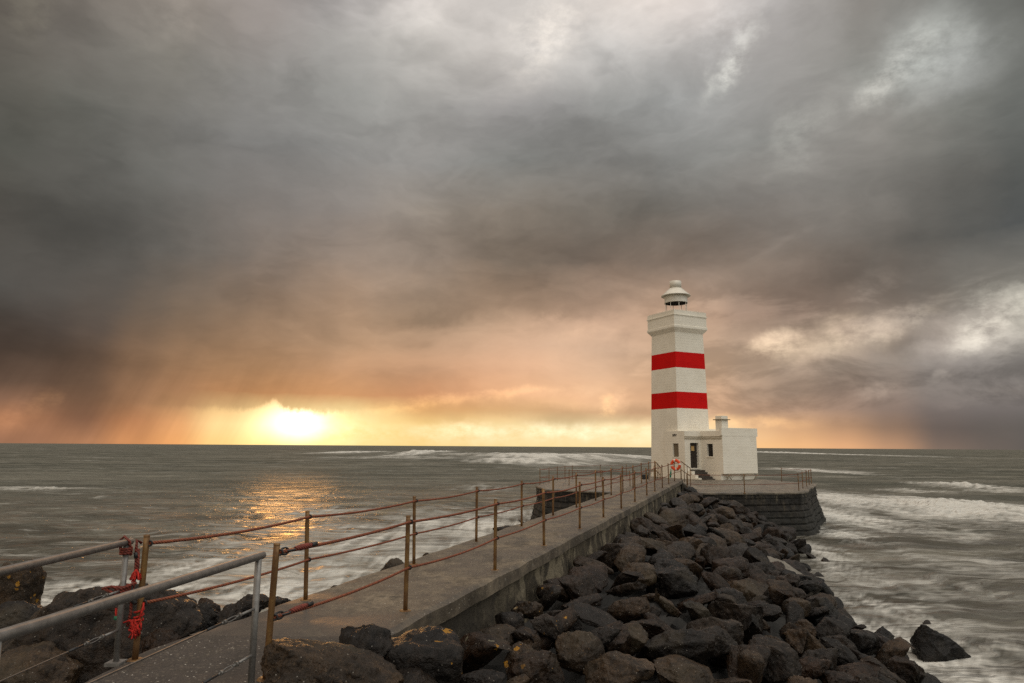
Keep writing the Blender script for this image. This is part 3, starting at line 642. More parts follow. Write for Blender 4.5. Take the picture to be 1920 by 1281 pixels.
# ------------------------------------------------------------------ silver handrails of the path
def handrail(p_end, p_far, zt, wires, label, side):
    a = onz(*p_end, zt); b = onz(*p_far, zt); a, b = Vector(a), Vector(b); d = (b-a).normalized(); far = a+d*9
    o = thing('handrail', label, 'handrail', (a.x, a.y, 0), 0, 'silver handrails of the path'); q = Vector((a.x, a.y, 0))
    bm = bmesh.new(); tube(bm, [a-q, a-q+d*4, far-q], .031, 18)
    bmesh.ops.create_uvsphere(bm, u_segments=14, v_segments=8, radius=.031, matrix=Matrix.Translation(a-q)); mesh_obj('rail', bm, M_silver, o, True)
    for k in range(4):
        p = a+d*(.06+2.4*k); bm = bmesh.new(); tube(bm, [(p.x-q.x, p.y-q.y, -.02), (p.x-q.x, p.y-q.y, zt-.015)], .026, 14); pp = mesh_obj('post', bm, M_silver, o)
        bm = bmesh.new(); x, y = p.x-q.x, p.y-q.y; box(bm, x-.07, x+.07, y-.07, y+.07, -.02, .012, .004); mesh_obj('foot_plate', bm, M_silver, pp)
    for z in wires:
        p0 = a+d*.05; p0.z = z; p1 = p0+d*9; u = (p1-p0).normalized()
        bm = bmesh.new(); tube(bm, [p0-q+u*.5, p1-q], .0062, 6); w = mesh_obj('wire', bm, M_wire, o)
        bm = bmesh.new(); tube(bm, [p0-q, p0-q+u*.22], .011, 8); tube(bm, [p0-q+u*.22, p0-q+u*.3], .006, 6)
        for s in (-1, 1): tube(bm, [p0-q+u*(.24+.26*f)+Vector((0, 0, s*.013*math.sin(PI*f))) for f in np.linspace(0, 1, 9)], .0045, 5)
        mesh_obj('tensioner', bm, M_silver, w)
        bm = bmesh.new(); tube(bm, [p0-q+u*.24, p0-q+u*.262], .02, 8); tube(bm, [p0-q+u*.44, p0-q+u*.47], .018, 8); mesh_obj('clamp', bm, M_wire, w)
        bm = bmesh.new(); tube(bm, [p0-q+u*.5, p0-q+u*.68], .0105, 8); mesh_obj('sleeve', bm, M_black, w)
    return o, a, d
hn, hna, hnd = handrail((492, 1041), (0, 1193), 1.04, (.64, .29), 'nearer silver steel handrail with two thin wires on the rock side of the path', 'near')
hf, hfa, hfd = handrail((245, 1015), (0, 1072), 1.04, (.62, .28), 'farther silver steel handrail with two thin wires on the sea side of the path', 'far')
# red rope lashings on the far handrail end and the first sea-side post
p0 = posts['L'][0]; hp = Vector((hfa.x+hfd.x*.06, hfa.y+hfd.y*.06, 0)); rp = Vector(p0.location); mid = hp.lerp(rp, .55)
def lash(label, paths, m, r, extra=()):
    bm = bmesh.new()
    for P in paths: tube(bm, P, r, 8)
    o = tag(mesh_obj('rope_lashing', bm, m), label, 'lashing', 'rope tied round the path railing posts')
    for nm, ps, mm, rr in extra:
        bm = bmesh.new()
        for P in ps: tube(bm, P, rr, 6)
        mesh_obj(nm, bm, mm, o)
    return o
def helix(c, R, z0, z1, turns, n=60, ex=1.): return [Vector((c.x+R*ex*math.cos(2*PI*turns*k/n), c.y+R*math.sin(2*PI*turns*k/n), z0+(z1-z0)*k/n)) for k in range(n+1)]
def frays(p, n, ln, spread, down=True):
    out = []
    for k in range(n):
        d = Vector((random.uniform(-1, 1)*spread, random.uniform(-1, 1)*spread, -1 if down else 1)); q = [p.copy()]
        for j in range(4): q.append(q[-1]+d.normalized()*ln/4+Vector((random.uniform(-.01, .01), random.uniform(-.01, .01), random.uniform(-.004, .004))))
        out.append(q)
    return out
a_top = hfa.copy()
wrapA = helix(hp, .043, .93, .99, 3.2); over = [hp+Vector((-.05, 0, .97)), hp+Vector((-.045, -.03, 1.06)), hp+Vector((-.01, -.03, 1.095)), hp+Vector((.035, -.02, 1.05)), hp+Vector((.045, 0, .95))]
lash('dull red rope wound round the top of the farther silver handrail post', [wrapA, over], M_rope2, .013)
wrapB = helix(hp, .045, .60, .66, 3.4, ex=1.3)
lash('dull red rope wound round the middle of the farther silver handrail post', [wrapB, [hp+Vector((-.17, -.02, .635)), hp+Vector((-.08, -.04, .655)), hp+Vector((.02, -.05, .64)), hp+Vector((.13, -.02, .69))], [hp+Vector((-.16, -.02, .64)), hp+Vector((-.05, -.055, .60)), hp+Vector((.1, -.04, .56))]], M_rope2, .014)
hang = [rp+Vector((-.03, 0, 1.03)), mid+Vector((0, 0, 1.06)), mid+Vector((.0, 0, .98)), mid+Vector((.01, 0, .84)), mid+Vector((.012, 0, .72)), mid+Vector((-.005, 0, .58)), mid+Vector((-.0, 0, .42)), mid+Vector((-.02, 0, .3))]
lash('dull red rope with black tape and frayed end hanging beside the first rusty post', [hang, [p+Vector((.017, .004, 0)) for p in hang[2:5]]], M_rope2, .0135,
     (('tape', [[hang[2]+Vector((0, -.003, -.03)), hang[3]+Vector((0, -.003, .06))], [mid+Vector((-.01, -.01, .66)), mid+Vector((-.01, -.01, .55)), mid+Vector((.05, -.02, .5))]], M_black, .02),
      ('frayed_end', frays(mid+Vector((.03, -.02, .80)), 26, .1, .55), M_bright, .007)))
cl = rp+Vector((-.0, -.035, .3))
knot = [helix(rp, .037, .34, .44, 2.2), [L_mid[0], rp+Vector((.05, -.03, .47)), rp+Vector((.03, -.045, .36))]]
loops = [[cl+Vector((random.uniform(-.05, .05), random.uniform(-.025, .01), random.uniform(-.075, .075))) for _ in range(6)] for _ in range(11)]
tail = [[rp+Vector((-.20, -.02, .46)), rp+Vector((-.19, -.03, .38)), rp+Vector((-.13, -.04, .33)), rp+Vector((-.05, -.05, .36)), cl]]
lash('bright red cord knotted round the foot of the first rusty post on the sea side', knot+loops+tail, M_bright, .0095,
     (('frayed_end', frays(cl+Vector((-.02, -.01, -.01)), 7, .085, .35), M_bright, .0065), ('tape', [[rp+Vector((-.2, -.03, .375)), rp+Vector((-.13, -.035, .37))]], M_green, .02)))
# ------------------------------------------------------------------ life ring on its post
def life_ring():
    o13 = posts['R'][12]; P = Vector(o13.location); z = 1.0-.0
    c = aty(1266.8, 871.8, P.y-.09); o = thing('life_ring', 'orange life ring with four white bands hanging on a railing post at the pier end', 'life ring', c, math.radians(-42))
    bm = bmesh.new(); n = 48; R, r = .255, .085; rings = []
    for k in range(n):
        a = 2*PI*k/n; band = any(abs(((math.degrees(a)-q+180) % 360)-180) < 13 for q in (10, 100, 190, 280)); 
        rings.append(([bm.verts.new(((R+r*math.cos(b))*math.cos(a), r*.72*math.sin(b), (R+r*math.cos(b))*math.sin(a))) for b in (2*PI*j/14 for j in range(14))], band))
    for k in range(n):
        A, B = rings[k][0], rings[(k+1) % n][0]
        for j in range(14):
            f = bm.faces.new((A[j], A[(j+1) % 14], B[(j+1) % 14], B[j])); f.smooth = True
    mesh_obj('ring', bm, M_orange, o)
    for q in (10, 100, 190, 280):
        bm = bmesh.new(); rr = []
        for k in range(5):
            a = math.radians(q-9+4.5*k); rr.append([bm.verts.new(((R+(r+.006)*math.cos(b))*math.cos(a), (r+.006)*.74*math.sin(b), (R+(r+.006)*math.cos(b))*math.sin(a))) for b in (2*PI*j/14 for j in range(14))])
        for A, B in zip(rr, rr[1:]):
            for j in range(14): bm.faces.new((A[j], A[(j+1) % 14], B[(j+1) % 14], B[j])).smooth = True
        mesh_obj('band', bm, M_ringw, o)
    bm = bmesh.new(); R2 = .36
    for q in (10, 100, 190, 280):
        pts = [Vector(((R+r+.02-.05*abs(f-.5)*2+.03)*math.cos(math.radians(q+90*f)), 0, (R+r+.02-.05*abs(f-.5)*2+.03)*math.sin(math.radians(q+90*f)))) for f in np.linspace(0, 1, 9)]
        tube(bm, pts, .01, 6)
    mesh_obj('grab_line', bm, M_ringw, o)
life_ring()
# ------------------------------------------------------------------ small things by the tower
def bench():
    P = onz(1235, 894, PLAT); o = thing('bench', 'white concrete bench with a grey slab seat against the left wall of the tower', 'bench', (P[0], P[1], PLAT), TH*.0)
    bm = bmesh.new(); box(bm, -.85, .95, -.3, .3, .55, .64, .012); mesh_obj('seat', bm, M_moss, o)
    for x in (-.55, .55): bm = bmesh.new(); box(bm, x-.12, x+.12, -.22, .22, -.03, .549, .01); mesh_obj('leg', bm, M_white, o)
bench()
P = onz(1257, 893.5, 0); P[1] = 42.0; P = Vector(aty(1257, 894, 42.0)); bm = bmesh.new()
lathe(bm, [(.05, -.05), (.055, 0), (.055, .2), (.03, .34), (.022, .5), (.0001, .5)], 12); mk = tag(mesh_obj('marker_stump', bm, M_green), 'small slim green upright marker behind the railing near the life ring', 'marker'); mk.location = P; mk.rotation_euler = (0, .12, 0)
P = onz(1209, 900, PLAT*.3); P = aty(1209, 899, 45.5); bm = bmesh.new(); box(bm, -.2, .2, -.18, .18, 0, .3, .03); torus(bm, (0, 0, .3), (0, 1, 0), .08, .02, 14, 6, 0, PI)
P[2] = max(P[2], PLAT); tag(mesh_obj('mooring_block', bm, M_black), 'small black block standing on the platform beside the sea side railing', 'block').location = P
# ------------------------------------------------------------------ rocks
def icos(sub):
    bm = bmesh.new(); bmesh.ops.create_icosphere(bm, subdivisions=sub, radius=1); bm.verts.ensure_lookup_table()
    V = np.array([v.co[:] for v in bm.verts]); F = np.array([[v.index for v in f.verts] for f in bm.faces]); bm.free(); return V/np.linalg.norm(V, axis=1)[:, None], F
ICO = {k: icos(k) for k in (4, 5, 6)}
def rock_mesh(seed, dims, kind='angular', sub=5):
    rg = np.random.RandomState(seed); V, F = ICO[sub]; V = V.copy()
    p = {'angular': 4.2, 'round': 2.4, 'slab': 4.5, 'block': 6., 'peak': 3.}[kind]
    Q = np.linalg.qr(rg.normal(size=(3, 3)))[0]*.55+np.eye(3)*.75 if kind != 'block' else np.eye(3)
    V = V/((np.abs(V)**p).sum(1)**(1/p))[:, None]
    V = V@Q.T if kind in ('angular', 'round') else V
    V /= np.abs(V).max(0)
    ncut = {'angular': 15, 'round': 10, 'slab': 9, 'block': 6, 'peak': 12}[kind]; lo, hi = {'angular': (.46, .86), 'round': (.66, .93), 'slab': (.6, .98), 'block': (.85, 1.1), 'peak': (.6, .9)}[kind]
    soft = {'angular': .99, 'round': .85, 'slab': .95, 'block': .9, 'peak': .97}[kind]
    for _ in range(ncut):
        n = rg.normal(size=3); n[2] += .25; n /= np.linalg.norm(n); d = rg.uniform(lo, hi); s = np.maximum(V@n-d, 0); V -= (s*soft)[:, None]*n
    V /= np.abs(V).max(0)
    if kind == 'peak':
        k = 1-.72*np.clip((V[:, 2]+.3)/1.3, 0, 1); V[:, 0] = V[:, 0]*k-.22*np.clip(V[:, 2]+.3, 0, 2); V[:, 1] *= k
    V *= np.array(dims)/2; sz = float(np.mean(dims)); o = rg.uniform(0, 90, 3)
    N = V/np.linalg.norm(V, axis=1)[:, None]; U = V/sz
    d = .04*fbm(U*2.0+o, 3)+.04*(np.abs(fbm(U*4.2+o+7, 3))-.3)+.02*fbm(U*9+o, 3)+.012*fbm(U*22+o, 3)
    if kind == 'slab' or rg.rand() < .3:
        ax = rg.normal(size=3); ax /= np.linalg.norm(ax); t = U@ax*9+fbm(U*1.5+o, 2)*1.2; d -= .022*np.clip(np.abs((t % 1)-.5)*2-.6, 0, 1)
    V = V+N*(d*sz)[:, None]
    me = np_mesh('boulder', V, F); me.polygons.foreach_set('use_smooth', [True]*len(me.polygons))
    return me
def lat_edge(Y): return LR+.337*Y if Y > 7.0 else -1.43
def bank(X, Y):
    s = (X-lat_edge(Y))*.948; Sw = np.interp(Y, [0, 12, 16, 22, 30, 40], [8.6, 7.8, 7.5, 6.2, 5.7, 6.2]); f = s/Sw
    z = -.52-.25*max(0, min(f, .25))*4*.6-2.6*max(0, f-.12)**1.15
    if Y < 9: z += .18*(9-Y)/4*max(0, 1-f*2.2)
    return z
def hit(px, py):
    d = ray(px, py); t = 2.0
    while t < 60:
        P = np.array([0, 0, EYE])+d*t
        if P[2] < bank(P[0], P[1]): return P
        t += .02
    return np.array([0, 0, EYE])+d*((WATER-EYE)/d[2])
a, b, k_ = 'angular', 'round', 'slab'
def cv(L, ox, oy, s): return [(ox+x/s, oy+y/s, w/s, h/s, k) for x, y, w, h, k in L]
ROCKS = cv([(565, 485, 290, 180, b), (860, 500, 280, 200, a), (1010, 262, 300, 110, k_), (880, 355, 260, 160, b), (620, 335, 200, 100, a), (610, 390, 280, 70, k_), (480, 570, 330, 170, a), (820, 590, 330, 150, a), (1090, 455, 210, 120, b), (1195, 525, 340, 190, k_),
    (1105, 365, 160, 90, b), (1300, 430, 210, 180, b), (1240, 295, 260, 120, b), (1140, 240, 150, 100, a), (1580, 195, 290, 150, b), (1480, 335, 230, 190, a), (1640, 325, 170, 150, a), (1790, 400, 210, 250, a), (1540, 545, 190, 150, b), (1605, 490, 200, 160, b), (1780, 600, 280, 200, a),
    (275, 645, 200, 160, a), (520, 680, 290, 150, b), (130, 735, 230, 120, a), (890, 725, 300, 190, b), (1165, 705, 260, 220, a), (1050, 640, 160, 90, b), (1400, 660, 300, 170, a), (1630, 655, 230, 120, k_), (600, 770, 360, 130, b), (290, 880, 340, 330, a), (50, 830, 130, 150, b), (110, 950, 240, 200, a),
    (620, 960, 310, 250, b), (870, 940, 250, 280, a), (1010, 870, 230, 130, k_), (1125, 865, 280, 160, b), (1420, 805, 300, 210, a), (1690, 800, 340, 270, k_), (1440, 985, 450, 220, b), (1250, 1030, 600, 260, b), (500, 1040, 340, 240, b), (150, 1150, 360, 270, a), (750, 1185, 530, 240, a), (1280, 1210, 580, 260, a), (1760, 1130, 360, 290, a)], 960, 960, 3.99)
ROCKS += cv([(320, 170, 290, 260, k_), (500, 185, 210, 170, a), (640, 140, 390, 230, a), (880, 165, 190, 230, a), (1010, 370, 190, 200, b), (820, 370, 380, 280, k_), (190, 420, 380, 210, a), (540, 450, 290, 270, a), (60, 610, 270, 340, a), (190, 545, 170, 250, a), (690, 800, 520, 490, a), (960, 640, 370, 290, a), (1225, 600, 230, 130, b), (1270, 755, 330, 250, k_), (1070, 900, 440, 430, a), (1350, 960, 410, 230, a), (1600, 905, 410, 340, a), (1790, 1060, 380, 330, a), (300, 790, 300, 230, a), (300, 1000, 450, 390, k_), (40, 1040, 260, 400, k_), (700, 1030, 430, 250, b), (1000, 1160, 500, 200, a), (1450, 1170, 500, 200, a)], 1400, 1080, 6.0)
ROCKS += cv([(290, 215, 230, 120, a), (520, 245, 210, 80, k_), (650, 300, 170, 110, a), (810, 335, 190, 150, k_), (970, 390, 130, 140, a), (1100, 520, 160, 130, b), (930, 480, 220, 110, a), (660, 400, 310, 140, k_), (330, 355, 260, 120, a), (200, 345, 210, 120, k_), (290, 615, 310, 170, a), (650, 700, 410, 210, b), (830, 805, 200, 110, a), (820, 560, 210, 130, k_), (450, 480, 260, 130, b), (190, 500, 170, 110, a), (690, 870, 260, 240, a), (430, 860, 210, 210, a), (1500, 800, 310, 270, a), (1650, 840, 160, 180, a), (1230, 650, 190, 160, k_), (1280, 760, 270, 140, k_), (1250, 900, 250, 190, a), (1500, 1010, 160, 210, a), (1650, 1050, 180, 140, a), (1740, 930, 140, 80, b), (1080, 620, 180, 120, a), (960, 640, 170, 140, k_), (1120, 760, 200, 150, a), (560, 560, 200, 110, a), (90, 640, 200, 180, b), (1010, 560, 150, 100, a), (1400, 700, 150, 120, a), (1620, 1190, 250, 120, a), (1800, 1210, 180, 130, a)], 1250, 900, 6.4)
ROCKS += cv([(540, 830, 740, 490, a), (780, 690, 420, 230, b), (1150, 730, 250, 240, b), (1130, 370, 330, 170, a), (940, 520, 300, 200, b), (1450, 600, 470, 470, a), (1220, 1050, 620, 430, a), (640, 1160, 540, 160, b), (1030, 1190, 300, 130, b), (1720, 820, 420, 300, b), (1390, 170, 280, 160, a)], 800, 1080, 6.0)
ROCKS += [(783, 1250, 138, 84, 'block'), (632, 1268, 225, 125, a), (690, 1222, 130, 80, a), (560, 1282, 120, 60, b), (760, 1290, 120, 60, a)]
ROCKS += [(1657, 1190, 54, 30, 'b2'), (1762, 1207, 98, 66, 'b3'), (1738, 1168, 18, 8, 'b4'), (1547, 1050, 16, 7, 'b4'), (1535, 1079, 28, 10, 'b4')]
LICH = [(690, 1222), (783, 1250), (890, 1218.3), (1003, 1255), (997, 1247), (997.6, 1248), (1028, 1121), (992, 1144), (1032, 1180)]
placed = []; recs = []
NEARP = {ROCKS.index(q): z for q in ROCKS for (x, y, z) in ((632, 1268, .0), (690, 1222, -.02), (560, 1282, -.05), (760, 1290, -.25), (783, 1250, -.22)) if abs(q[0]-x) < 2 and abs(q[1]-y) < 2}
def add_rock(P, dims, kind, rz, tilt, seed, sub, lich=False, name='boulder', m=None):
    me = rock_mesh(seed, dims, kind, sub); o = mesh_obj(name, me, m or (M_rockl if lich else M_rock)); o.location = P; o.rotation_euler = (tilt[0], tilt[1], rz)
    recs.append([o, P, dims, kind, lich]); placed.append((P[0], P[1], max(dims[0], dims[1])/2)); return o
for i, (px, py, w, h, kd) in enumerate(ROCKS):
    inwater = kd in ('b2', 'b3', 'b4')
    P = onz(px, py+h*.4, WATER) if inwater else hit(px, py)
    if i in NEARP: P = onz(px, py, NEARP[i]); h = h*1.25
    if P[1] > 40.6 and not inwater: P[1] = 40.3
    d = P[1]/math.cos(PITCH); wx = w*d/FPX; hz = h*d/FPX; kind = 'peak' if kd == 'b3' else 'angular' if inwater else kd
    dims = (wx*1.04, (wx*.55+hz*.65), hz*1.1)
    lich = any(abs(px-x) < 14 and abs(py-y) < 14 for x, y in LICH)
    Pz = P.copy()
    if inwater: Pz[2] = WATER+hz*.22; dims = (wx*1.05, wx*.75, hz*1.35)
    else: Pz[2] = P[2]-hz*.02
    rg = np.random.RandomState(900+i); pxsize = w*.53
    add_rock(Pz, dims, kind, rg.uniform(-.25, .25), (rg.uniform(-.22, .22), rg.uniform(-.2, .2)), 100+i, 6 if (pxsize > 85 and not inwater) else 5 if pxsize > 30 else 4, lich)
n_named = len(recs)
# pale cut slab lying among the boulders
P = hit(1469, 1065); sb = add_rock(P, (.75*2.1, .75, .28), 'slab', -.75, (.22, .42), 777, 5, m=M_slab, name='boulder')
# fill between them
tries = 0; fill = 0
rf = np.random.RandomState(42)
while fill < 140 and tries < 9000:
    tries += 1; Y = 5.2+35.2*rf.rand()**1.15; Sw = np.interp(Y, [0, 12, 16, 22, 30, 40], [8.6, 7.8, 7.5, 6.2, 5.7, 6.2]); s = rf.uniform(.1, Sw*.93)
    X = lat_edge(Y)+s/.948; r = rf.uniform(.24, .5)*(1.15 if Y > 22 else 1)
    if X-.9*r < lat_edge(Y) or abs(X/Y) > .95: continue
    q = pix(np.array([X, Y, bank(X, Y)])-[0, 0, EYE])
    if not (500 < q[0] < 1900 and q[1] < 1330): continue
    if any((X-x)**2+(Y-y)**2 < (.55*(r+R))**2 for x, y, R in placed): continue
    if Y > 40.4-r: continue
    z = bank(X, Y)-.18*r; kd = ('angular', 'angular', 'round', 'slab')[rf.randint(4)]
    add_rock(np.array([X, Y, z]), (2*r*rf.uniform(.9, 1.2), 2*r*rf.uniform(.8, 1.1), 2*r*rf.uniform(.65, .95)), kd, rf.uniform(0, PI), (rf.uniform(-.3, .3), rf.uniform(-.3, .3)), 2000+tries, 5 if r*FPX*.53/Y > 14 else 4)
    fill += 1
# labels for the boulders on the bank: place by railing post and by order out from the pier wall
postY = [o.location.y for o in posts['R']]
KW = {'angular': 'angular', 'round': 'rounded', 'slab': 'flat', 'block': 'squared', 'peak': 'peaked'}
bins = {}
for rc in recs:
    o, P, dims, kind, lich = rc; k = min(range(len(postY)), key=lambda j: abs(postY[j]-P[1])); bins.setdefault(k, []).append((P[0]-lat_edge(P[1]), rc))
NUM = 'first second third fourth fifth sixth seventh eighth ninth tenth eleventh twelfth thirteenth fourteenth fifteenth sixteenth seventeenth eighteenth nineteenth twentieth'.split()
def nth(i): return NUM[i] if i < 20 else NUM[19][:-4]+'y-'+NUM[i-20] if i < 29 else 'thirtieth' if i == 29 else 'thirty-'+NUM[i-30]
special = {}
for k, L in bins.items():
    L.sort(key=lambda q: q[0])
    for i, (s, (o, P, dims, kind, lich)) in enumerate(L):
        big = max(dims[0], dims[1]); sz = 'big' if big > 1.25 else 'small' if big < .6 else ''
        x = ' lichened' if lich else ' wet' if P[2] < -2.3 else ''
        tag(o, f'{sz}{x} {KW[kind]} boulder, {nth(i)} from the pier wall by the {ORD[k]} rock side post'.strip().replace('  ', ' '), 'boulder', 'boulders heaped along the rock side of the pier')
i0 = len(ROCKS)-5
recs[i0][0]['label'] = 'dark wet boulder awash just off the foot of the rock slope'; recs[i0+1][0]['label'] = 'large black boulder standing alone in the water off the rock slope'
recs[i0+2][0]['label'] = 'tiny black rock tip just behind the large lone boulder in the water'; recs[i0+3][0]['label'] = 'small black rock tip in the water nearest the platform'; recs[i0+4][0]['label'] = 'low black rock breaking the water beside the middle of the slope'
for q in recs[i0:i0+5]: q[0]['group'] = 'boulders standing in the water'
sb['label'] = 'pale grey flat cut slab lying among the dark boulders near the water'
# rocks on the sea side of the path and pier
LROCKS = [(18, 1112, 72, 96, 'block', -.9, 1, 'squared dark block with yellow lichen at the left edge beyond the path'), (30, 1182, 150, 90, 'round', -.8, 0, 'low domed dark boulder below the squared block beyond the path'), (120, 1165, 110, 60, 'round', -.9, 0, 'peaked dark boulder behind the farther silver handrail'),
    (130, 1225, 330, 190, 'angular', -.62, 0, 'huge dark boulder filling the view behind the silver handrails'), (262, 1172, 84, 110, 'round', -.62, 0, 'greenish brown upright boulder behind the first rusty post'), (352, 1172, 104, 84, 'round', -.75, 0, 'grey domed boulder beyond the path next to the greenish one'), (440, 1152, 84, 60, 'angular', -.9, 0, 'grey boulder beyond the path just left of the nearer rusty post'),
    (390, 1142, 46, 30, 'angular', -1.2, 0, 'small dark boulder peeping up between two grey boulders beyond the path'), (474, 1130, 72, 36, 'angular', -1.3, 0, 'small black jagged boulder behind the nearer silver handrail post'), (525, 1130, 36, 20, 'angular', -.8, 0, 'small pointed rock at the pier edge right of the nearer rusty post'),
    (736, 1066, 52, 34, 'angular', -1.0, 0, 'black angular rock standing above the sea side pier edge'), (682, 1087, 32, 20, 'round', -1.0, 0, 'small round dark rock at the sea side pier edge'), (628, 1104, 18, 12, 'round', -1.0, 0, 'tiny rock at the sea side pier edge nearest the path'), (946, 994, 40, 14, 'slab', -1.2, 0, 'flat dark rock beside the sea side pier edge past the middle'), (984, 982, 20, 10, 'round', -1.6, 0, 'tiny dark rock in foam close to the left platform corner'),
    (800, 1042, 14, 10, 'angular', -1.0, 0, 'tiny pointed rock behind the third sea side post'), (10, 1290, 190, 130, 'angular', -.75, 0, 'dark boulder at the bottom left corner beyond the silver handrails'), (300, 1215, 90, 60, 'round', -.6, 0, 'low dark rock at the path edge behind the first rusty post')]
for i, (px, py, w, h, kd, z, li, lab) in enumerate(LROCKS):
    P = onz(px, py, z); d = P[1]; wx = w*d/FPX; hz = h*d/FPX
    P = P+np.array([0, wx*.15, -hz*.05]); o = add_rock(P, (wx*1.12, wx*.8, hz*1.15), kd, 0, (0.05*(i % 3-1), .04*(i % 2)), 5000+i, 6 if w > 80 else 5, bool(li))
    tag(o, lab, 'boulder', 'boulders on the sea side of the path')
rl = np.random.RandomState(77)
for j in range(26):   # lower rocks under them, towards the water
    Y = rl.uniform(6.5, 24); X = PX(LL, max(Y, 7))-.5-rl.uniform(.3, 2.6); r = rl.uniform(.3, .55); 
    if Y < 9.5: X = -3.9-rl.uniform(.5, 4.5)
    z = -1.25-.5*(PX(LL, max(Y, 7))-X-.8)-.25; o = add_rock(np.array([X, Y, max(z, WATER-.1)]), (2*r, 1.8*r, 1.5*r), ('angular', 'round')[j % 2], rl.uniform(0, 3), (.1, .1), 6000+j, 4)
    tag(o, f'low wet dark rock under the sea side of the pier, {nth(j)} from the shore', 'boulder', 'boulders on the sea side of the path')
# dark rubble beneath the boulders
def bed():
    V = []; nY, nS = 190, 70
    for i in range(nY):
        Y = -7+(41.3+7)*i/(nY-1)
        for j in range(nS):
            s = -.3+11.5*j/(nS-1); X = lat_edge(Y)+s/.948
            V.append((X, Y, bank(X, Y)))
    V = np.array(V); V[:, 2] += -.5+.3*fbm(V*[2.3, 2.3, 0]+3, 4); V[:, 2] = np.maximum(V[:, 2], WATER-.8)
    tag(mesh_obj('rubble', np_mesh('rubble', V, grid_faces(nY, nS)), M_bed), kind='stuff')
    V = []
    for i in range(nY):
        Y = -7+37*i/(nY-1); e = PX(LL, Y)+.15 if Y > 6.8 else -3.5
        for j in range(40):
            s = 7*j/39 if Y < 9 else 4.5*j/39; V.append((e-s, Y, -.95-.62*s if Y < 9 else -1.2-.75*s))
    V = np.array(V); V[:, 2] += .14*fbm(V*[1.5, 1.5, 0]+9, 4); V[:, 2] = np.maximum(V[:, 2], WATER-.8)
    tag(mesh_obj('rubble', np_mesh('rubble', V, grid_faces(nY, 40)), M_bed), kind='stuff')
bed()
# ------------------------------------------------------------------ sky
SKYX = [0, 160, 320, 480, 640, 800, 960, 1120, 1280, 1440, 1600, 1760, 1920]
SKY = [
 (0,   [(105,98,90),(122,114,106),(140,132,124),(152,143,138),(165,160,158),(208,201,195),(216,210,204),(219,211,204),(215,205,198),(192,187,184),(143,138,132),(145,145,140),(100,100,96)]),
 (100, [(95,92,85),(112,108,102),(132,128,120),(143,140,135),(158,156,151),(188,184,178),(202,196,190),(194,191,187),(182,180,177),(176,172,168),(150,150,144),(172,174,170),(112,114,108)]),
 (200, [(88,86,79),(100,100,94),(115,112,107),(132,130,127),(147,147,143),(160,158,154),(154,151,149),(154,154,151),(160,161,159),(158,156,152),(158,154,148),(128,128,122),(105,107,104)]),
 (300, [(82,82,76),(95,93,88),(112,112,107),(122,121,119),(138,136,133),(147,144,140),(138,138,134),(130,128,124),(136,135,131),(147,147,142),(140,136,130),(121,118,112),(95,97,94)]),
 (400, [(84,80,74),(78,77,73),(106,103,99),(120,113,107),(139,130,123),(145,135,124),(131,121,110),(121,114,105),(117,111,103),(136,129,123),(137,133,127),(111,111,107),(88,91,91)]),
 (500, [(85,84,80),(92,89,84),(98,92,84),(120,108,98),(152,134,119),(150,134,120),(130,116,102),(126,112,100),(146,127,112),(132,117,104),(118,107,97),(99,95,89),(93,92,88)]),
 (600, [(68,60,54),(82,74,68),(118,98,80),(145,118,94),(176,144,116),(178,150,124),(196,163,135),(198,164,138),(172,142,118),(142,120,105),(135,118,105),(152,141,130),(190,183,170)]),
 (650, [(74,62,54),(90,76,66),(132,104,80),(158,126,98),(186,150,118),(186,150,120),(206,168,138),(208,174,146),(178,148,122),(176,152,130),(192,172,152),(152,142,134),(150,144,138)]),
 (700, [(90,74,62),(108,86,70),(156,119,88),(172,130,92),(198,152,114),(194,150,116),(214,168,133),(222,182,148),(200,164,132),(166,143,123),(136,123,112),(126,120,115),(114,109,105)]),
 (745, [(128,98,80),(122,94,74),(166,122,88),(196,140,92),(216,158,108),(216,156,112),(234,180,136),(238,190,148),(214,170,134),(160,136,116),(141,120,106),(117,108,102),(113,106,101)]),
 (772, [(186,130,92),(140,103,78),(182,132,92),(250,216,150),(255,226,156),(246,186,122),(246,196,140),(236,190,145),(222,178,140),(186,152,126),(146,122,106),(113,103,98),(104,99,97)]),
 (800, [(160,112,82),(146,104,80),(230,154,98),(255,234,168),(255,234,158),(252,214,140),(254,226,166),(255,230,176),(255,228,176),(226,178,134),(172,136,108),(114,102,95),(100,95,90)]),
 (832, [(150,108,84),(180,128,92),(236,162,100),(254,222,142),(254,226,150),(253,216,142),(255,226,162),(255,226,166),(254,222,164),(246,192,134),(222,168,124),(128,110,98),(94,90,86)])]
def sky_at(x, y):
    ys = [r[0] for r in SKY]; x = min(max(x, 0), 1920); y = min(max(y, 0), 832); out = []
    T = np.array([[lin(c) for c in r[1]] for r in SKY])
    j = min(max(np.searchsorted(ys, y)-1, 0), len(ys)-2); f = (y-ys[j])/(ys[j+1]-ys[j]); i = min(int(x/160), 11); u = x/160-i
    return (T[j, i]*(1-u)+T[j, i+1]*u)*(1-f)+(T[j+1, i]*(1-u)+T[j+1, i+1]*u)*f
w = bpy.data.worlds.new('World'); SC.world = w; w.use_nodes = True; t = w.node_tree
for n in list(t.nodes): t.nodes.remove(n)
g = G(t)
def el_of(py): d = ray(960, py); return math.asin(d[2]/np.linalg.norm(d))
D = g.n('ShaderNodeTexCoord').outputs['Generated']; D = g.vm('NORMALIZE', D); X, Y, Zs = g.sep(D)[:3]
az0 = g.m('ARCTAN2', X, Y); el0 = g.m('ARCSINE', Zs)
R2 = math.radians
